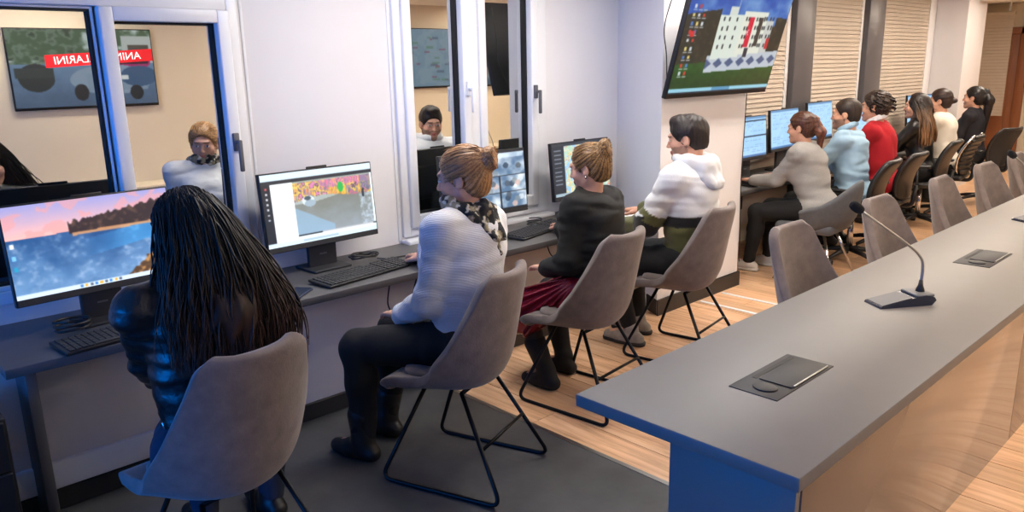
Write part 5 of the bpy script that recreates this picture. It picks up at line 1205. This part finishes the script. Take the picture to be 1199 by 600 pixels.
# ---------------------------------------------------------------- person 4: man in a white and olive hoodie
p = Person('man in a white, olive and black hoodie with short dark hair and beard', (3.94, 2.585), 8, hipf=0.84, S=1.10, lean=(1, 4), head=(16, -9, 0), male=True, fat=1.06, shoulder=0.178,
           wrists=[(-0.06, 0.50, 0.80), (0.26, 0.52, 0.80)], feet=[(-0.12, 0.33, 0.085), (0.10, 0.40, 0.085)])
p.wr[1] = p.loc((4.16, 3.10, 0.80)); p.wr[0] = p.loc((3.80, 2.98, 0.75)); p.elb = [ik(p.sh[i], p.wr[i], 0.285*p.S, 0.25*p.S, ((2*i-1)*0.6, -0.35, -0.8)) for i in (0, 1)]
p.body(srgb(44, 32, 28))
def hoodie_col(V):
    # white yoke, olive band, black body; wavy joins; sleeves follow the arm
    hgt = (V-p.pel)@p.u0/p.S; c = np.repeat(np.array(srgb(228, 230, 234))[None], len(V), 0)
    wv = 0.02*np.sin(V[:, 0]*9+V[:, 1]*6)
    d = np.full(len(V), 9.0); tt = np.zeros(len(V))
    for i in (0, 1):
        a, b = p.sh[i], p.elb[i]; ab = b-a; t = np.clip((V-a)@ab/(ab@ab), 0, 1); q = np.linalg.norm(V-a-t[:, None]*ab, axis=1); a2, b2 = p.elb[i], p.wr[i]; ab2 = b2-a2; t2 = np.clip((V-a2)@ab2/(ab2@ab2), 0, 1); q2 = np.linalg.norm(V-a2-t2[:, None]*ab2, axis=1)
        m = np.minimum(q, q2); arc = np.where(q < q2, t, 1+t2); u = m < d; d[u] = m[u]; tt[u] = arc[u]
    onarm = (d < 0.075*p.S)
    h2 = hgt+wv; body = ~onarm
    c[body & (h2 < 0.24)] = srgb(26, 26, 28); c[body & (h2 < 0.18)] = srgb(92, 92, 52); c[body & (h2 < 0.02)] = srgb(24, 24, 26)
    c[onarm & (tt > 0.72)] = srgb(92, 92, 52); c[onarm & (tt > 0.92)] = srgb(28, 28, 30); c[onarm & (tt > 1.2)] = srgb(92, 92, 52); return c
f = p.top_f(0.032, 0.96, -0.06, k=0.07, neck_cut=0.06); S = p.S
p.garment('hoodie', f, mat('hoodie_fleece', (0.5, 0.5, 0.5), 0.9, attr='tone', bump=0.08, bscale=120, sheen=0.2), 0.009, 0.0055, 20, 42, hoodie_col, aniso=(0.6, 0.6, 2.0))
f = SDF(); n = p.neck
for k in range(16):
    a0, a1 = 2*PI*k/16, 2*PI*(k+1)/16; ring = lambda a: n+p.R1@np.array([0.088*math.sin(a), -0.03+0.085*math.cos(a), 0.03+0.012*math.cos(a)])*S
    f.cone(ring(a0), ring(a1), 0.024*S, 0.024*S, 0.015)
for sx in (-1, 1): f.cone(n+p.R1@np.array([sx*0.10, -0.05, 0.025])*S, n+p.R1@np.array([sx*0.03, -0.155, -0.10])*S, 0.03*S, 0.034*S, 0.04)
f.ell(n+p.R1@np.array([0, -0.125, -0.03])*S, np.array([0.10, 0.038, 0.085])*S, p.R1, 0.04)
p.garment('hood', f, cloth('hood_fleece', srgb(228, 230, 234), 0.9, bump=0.08, bscale=120, sheen=0.2), 0.008, 0.004, 26, 44)
p.garment('trousers', p.pants_f(0.014, 0.86), blk, 0.012, 0.005, 20, 43)
p.shoes(cloth('grey_sneaker', srgb(150, 142, 134), 0.75, var=0.2, vscale=30), cloth('dark_sole', srgb(46, 44, 44), 0.7))
def shorthair(f):
    S = p.S; f.ell(p.H(0, 0.035, 0.105), np.array([0.055, 0.045, 0.03])*S, p.RH, 0.03)
f = p.cap(0.012, 0.036, -0.062, shorthair); f.func(lambda x, y, z, F: np.where(np.abs(F) < 0.02, F+0.003*sm((x, y, z*0.6), 110, 8), F), 'r')
p.hair('hair', [grow(f, 0.0055)], lambda V: p.hair_cols(V, srgb(22, 18, 17), srgb(50, 38, 32), 7), hair_mat('hair_short_dark', 0.5))

# ---------------------------------------------------------------- person 5: grey sweater, ponytail
FAR = dict(hres=0.009, bres=0.018, hand_res=0.006)
p = Person('person in a grey sweater and black trousers with a brown ponytail', (6.08, 2.80), 4, S=1.02, seat=0.485, lean=(14, 17), head=(4, -6, 0), fat=1.05, wrists=[(-0.1, 0.6, 0.76), (0.25, 0.6, 0.76)], feet=[(-0.13, 0.50, 0.085), (0.12, 0.44, 0.085)], **FAR)
p.wr = [p.loc((6.02, 3.34, 0.765)), p.loc((6.45, 3.36, 0.765))]; p.elb = [ik(p.sh[i], p.wr[i], 0.285*p.S, 0.25*p.S, ((2*i-1)*0.3, -0.3, -0.9)) for i in (0, 1)]
p.body(srgb(60, 40, 30))
p.garment('sweater', p.top_f(0.026, 0.93, -0.05, k=0.05), cloth('grey_marl', srgb(150, 148, 146), 0.92, var=0.08, vscale=120, bump=0.08, bscale=150), 0.012, 0.005, 20, 52, aniso=(0.6, 0.6, 2.0))
p.garment('trousers', p.pants_f(0.012), blk, 0.015, 0.004, 20, 53)
p.shoes(cloth('white_sneaker', srgb(206, 200, 192), 0.7, var=0.1), cloth('white_sole', srgb(214, 210, 204), 0.7))
def ponytail(f, c=(0, -0.115, 0.06), L=0.30, w=0.034):
    S = p.S; f.cone(p.H(0, -0.09, 0.06), p.H(*c), 0.03*S, 0.026*S, 0.02); f.cone(p.H(*c), p.H(0.0, c[1]-0.04, c[2]-0.1), 0.028*S, w*S, 0.02); f.cone(p.H(0, c[1]-0.04, c[2]-0.1), p.H(0.005, c[1]-0.01, c[2]-L), w*S, w*0.35*S, 0.03)
f = p.cap(0.013, 0.028, -0.08, lambda f: ponytail(f)); ridges(f, (0, -0.115, 0.06), 0.003)
p.hair('hair', [grow(f, 0.008)], lambda V: p.hair_cols(V, srgb(46, 28, 24), srgb(92, 54, 38), 9)*(1+1.6*np.clip((-(V-p.head)@p.RH[:, 1]/p.S-0.115)*14, 0, 1))[:, None], hair_mat('hair_brown', 0.4))

# ---------------------------------------------------------------- person 6: man in a light blue shirt
p = Person('man in a light blue shirt with short dark hair and beard', (6.76, 2.80), 8, S=1.08, seat=0.50, lean=(8, 10), head=(6, -4, 0), male=True, fat=1.06, wrists=[(-0.15, 0.52, 0.76), (0.2, 0.52, 0.76)], show_hands=(True, True), **FAR)
p.body(srgb(44, 32, 28))
f = p.top_f(0.022, 0.93, -0.04, k=0.05); p.garment('shirt', f, cloth('light_blue_cotton', srgb(150, 182, 206), 0.85, var=0.05, vscale=20), 0.012, 0.007, 20, 62, aniso=(0.6, 0.6, 2.0))
def collar(p, m, r=0.066, w=0.016):
    f = SDF()
    for k in range(12):
        a0, a1 = 2*PI*k/12, 2*PI*(k+1)/12; ring = lambda a: p.neck+p.R1@np.array([r*math.sin(a), -0.012+r*math.cos(a), 0.035-0.02*math.cos(a)])*p.S
        f.cone(ring(a0), ring(a1), w*p.S, w*p.S, 0.012); f.cone(ring(a0)+p.u1*0.018, ring(a1)+p.u1*0.018, w*0.7*p.S, w*0.7*p.S, 0.012)
    return p.garment('collar', f, m, 0.009)
collar(p, cloth('light_blue_cotton', 0))
p.garment('trousers', p.pants_f(0.012), blk, 0.018); p.shoes(cloth('black_shoe', 0))
f = p.cap(0.010, 0.022, -0.06); p.hair('hair', [grow(f, 0.008)], lambda V: p.hair_cols(V, srgb(26, 20, 18), srgb(58, 44, 36), 3), hair_mat('hair_short_dark'))

# ---------------------------------------------------------------- person 7: red sweater over a white collar
p = Person('person in a red sweater with a white collar and dark curly hair', (7.42, 2.82), 5, S=1.12, seat=0.50, lean=(8, 10), head=(6, -3, 0), fat=1.04, wrists=[(-0.15, 0.52, 0.76), (0.2, 0.52, 0.76)], **FAR)
p.body(srgb(40, 30, 26))
p.garment('sweater', p.top_f(0.026, 0.93, -0.04, k=0.05), cloth('red_knit', srgb(172, 20, 34), 0.92, var=0.06, vscale=60, bump=0.08, bscale=150), 0.012, 0.006, 16, 72)
collar(p, cloth('white_cotton', 0))
p.garment('trousers', p.pants_f(0.012), blk, 0.018); p.shoes(cloth('black_shoe', 0))
r = np.random.default_rng(12); paths = []
for i in range(120):
    a = r.uniform(-2.4, 2.4); e = r.uniform(-0.5, 1.4); d = np.array([math.sin(a)*math.cos(e)*0.088, -0.02-0.1*math.cos(a)*math.cos(e), 0.045+0.095*math.sin(e)]); ph = r.uniform(0, 6)
    paths.append(cr([p.H(*(d*(1+0.02*k)+np.array([0.014*math.cos(ph+k*1.6), 0.014*math.sin(ph+k*1.6)-0.008*k, -0.012*k]))) for k in range(5)], 10))
f = p.cap(0.018, 0.028, -0.075); f.func(lambda x, y, z, F: np.where(np.abs(F) < 0.03, F+0.006*sm((x, y, z), 70, 4), F), 'r')
p.hair('hair', [grow(f, 0.008), strands(paths, [0.006, 0.008])], lambda V: p.hair_cols(V, srgb(26, 21, 20), srgb(86, 68, 56), 4, bias=-0.2), hair_mat('hair_curly', 0.4))

# ---------------------------------------------------------------- person 8: long brown to blond hair, black top
p = Person('person in a black top with long brown hair fading to blond', (8.72, 2.92), 8, S=1.04, seat=0.50, lean=(8, 10), head=(6, -3, 0), wrists=[(-0.15, 0.5, 0.76), (0.2, 0.5, 0.76)], **FAR)
p.body(DK); p.garment('top', p.top_f(0.022, 0.95, -0.04, k=0.05), lj, 0.013, 0.007, 18, 82)
p.garment('trousers', p.pants_f(0.012), blk, 0.018); p.shoes(cloth('black_shoe', 0))
r = np.random.default_rng(22); paths = []
for i in range(300):
    an = r.uniform(-2.6, 2.6); el = r.uniform(0.0, 1.3); st = p.H(0.083*math.sin(an)*math.cos(el), -0.02-0.1*math.cos(an)*math.cos(el), 0.04+0.09*math.sin(el)); L = r.uniform(0.34, 0.46); pts = [st]; tx = math.sin(an)*0.19; ty = p.sh[0][1]-0.115+r.normal()*0.022
    for k in range(1, 6): q = k/5; pts.append((st[0]+(tx-st[0])*min(1, q*1.3)+0.01*math.sin(q*8+i), st[1]+(ty-st[1])*min(1, q*1.4), st[2]-L*q-0.05*el*q))
    paths.append(cr(pts, 12))
f = p.cap(0.016, 0.022, -0.07); f.it.insert(2, ('u', 'c', (p.H(0, -0.06, -0.02), p.H(0, -0.08, -0.22), 0.095*p.S, 0.125*p.S), 0.04, p.H(0, -0.07, -0.1)-0.3, p.H(0, -0.07, -0.1)+0.3)); f.it[-1] = ('m', 'f', (lambda x, y, z, F: np.where(z > p.head[2]-0.1, (y-p.head[1])-0.05, -1.0)+0*x), 0, None, None)
p.hair('hair', [grow(f, 0.010), strands(paths, [0.008, 0.010])], lambda V: (lambda t: np.array(srgb(34, 25, 22))*(1-t)+np.array(srgb(168, 122, 80))*t)((np.clip((p.head[2]+0.02-V[:, 2])*3.2, 0, 1)*(0.35+0.65*(0.5+0.5*np.sin(V[:, 0]*80))))[:, None]), hair_mat('hair_ombre', 0.42))

# ---------------------------------------------------------------- person 9: white top, low bun
p = Person('person in a white top with dark hair in a small low bun', (9.42, 2.92), 6, S=1.07, seat=0.50, lean=(8, 10), head=(4, -3, 0), wrists=[(-0.15, 0.5, 0.76), (0.2, 0.5, 0.76)], **FAR)
p.body(DK); p.garment('top', p.top_f(0.024, 0.95, -0.04, k=0.05), cloth('cream_cotton', srgb(226, 218, 204), 0.88, var=0.04), 0.013, 0.007, 18, 92)
p.garment('trousers', p.pants_f(0.012), blk, 0.018); p.shoes(cloth('black_shoe', 0))
f = p.cap(0.012, 0.028, -0.075, lambda f: (f.ell(p.H(0, -0.135, 0.0), np.array([0.028, 0.03, 0.026])*p.S, p.RH, 0.02), f.cone(p.H(0, -0.1, 0.01), p.H(0, -0.13, 0.0), 0.022*p.S, 0.02*p.S, 0.02))); ridges(f, (0, -0.13, 0), 0.002)
p.hair('hair', [grow(f, 0.009)], lambda V: p.hair_cols(V, srgb(34, 25, 23), srgb(62, 44, 38), 6), hair_mat('hair_dark_bun', 0.4))

# ---------------------------------------------------------------- person 10: dark jacket, long black ponytail
p = Person('person in a dark navy jacket with a long black ponytail', (10.42, 2.95), 0, S=1.05, seat=0.50, lean=(2, 3), head=(2, 0, 0), wrists=[(-0.12, 0.36, 0.70), (0.12, 0.38, 0.70)], **FAR)
p.body(DK); p.garment('jacket', p.top_f(0.022, 0.95, -0.05, k=0.05, neck_cut=0.05), cloth('navy_wool', srgb(22, 22, 30), 0.85, var=0.1), 0.013, 0.006, 18, 102)
p.garment('trousers', p.pants_f(0.014), blk, 0.018); p.shoes(cloth('black_shoe', 0))
f = p.cap(0.014, 0.026, -0.08, lambda f: ponytail(f, (0, -0.12, 0.075), 0.52, 0.05)); ridges(f, (0, -0.12, 0.075), 0.003)
p.hair('hair', [grow(f, 0.009)], lambda V: p.hair_cols(V, srgb(15, 13, 13), srgb(34, 28, 27), 8), hair_mat('hair_black_tail', 0.35))
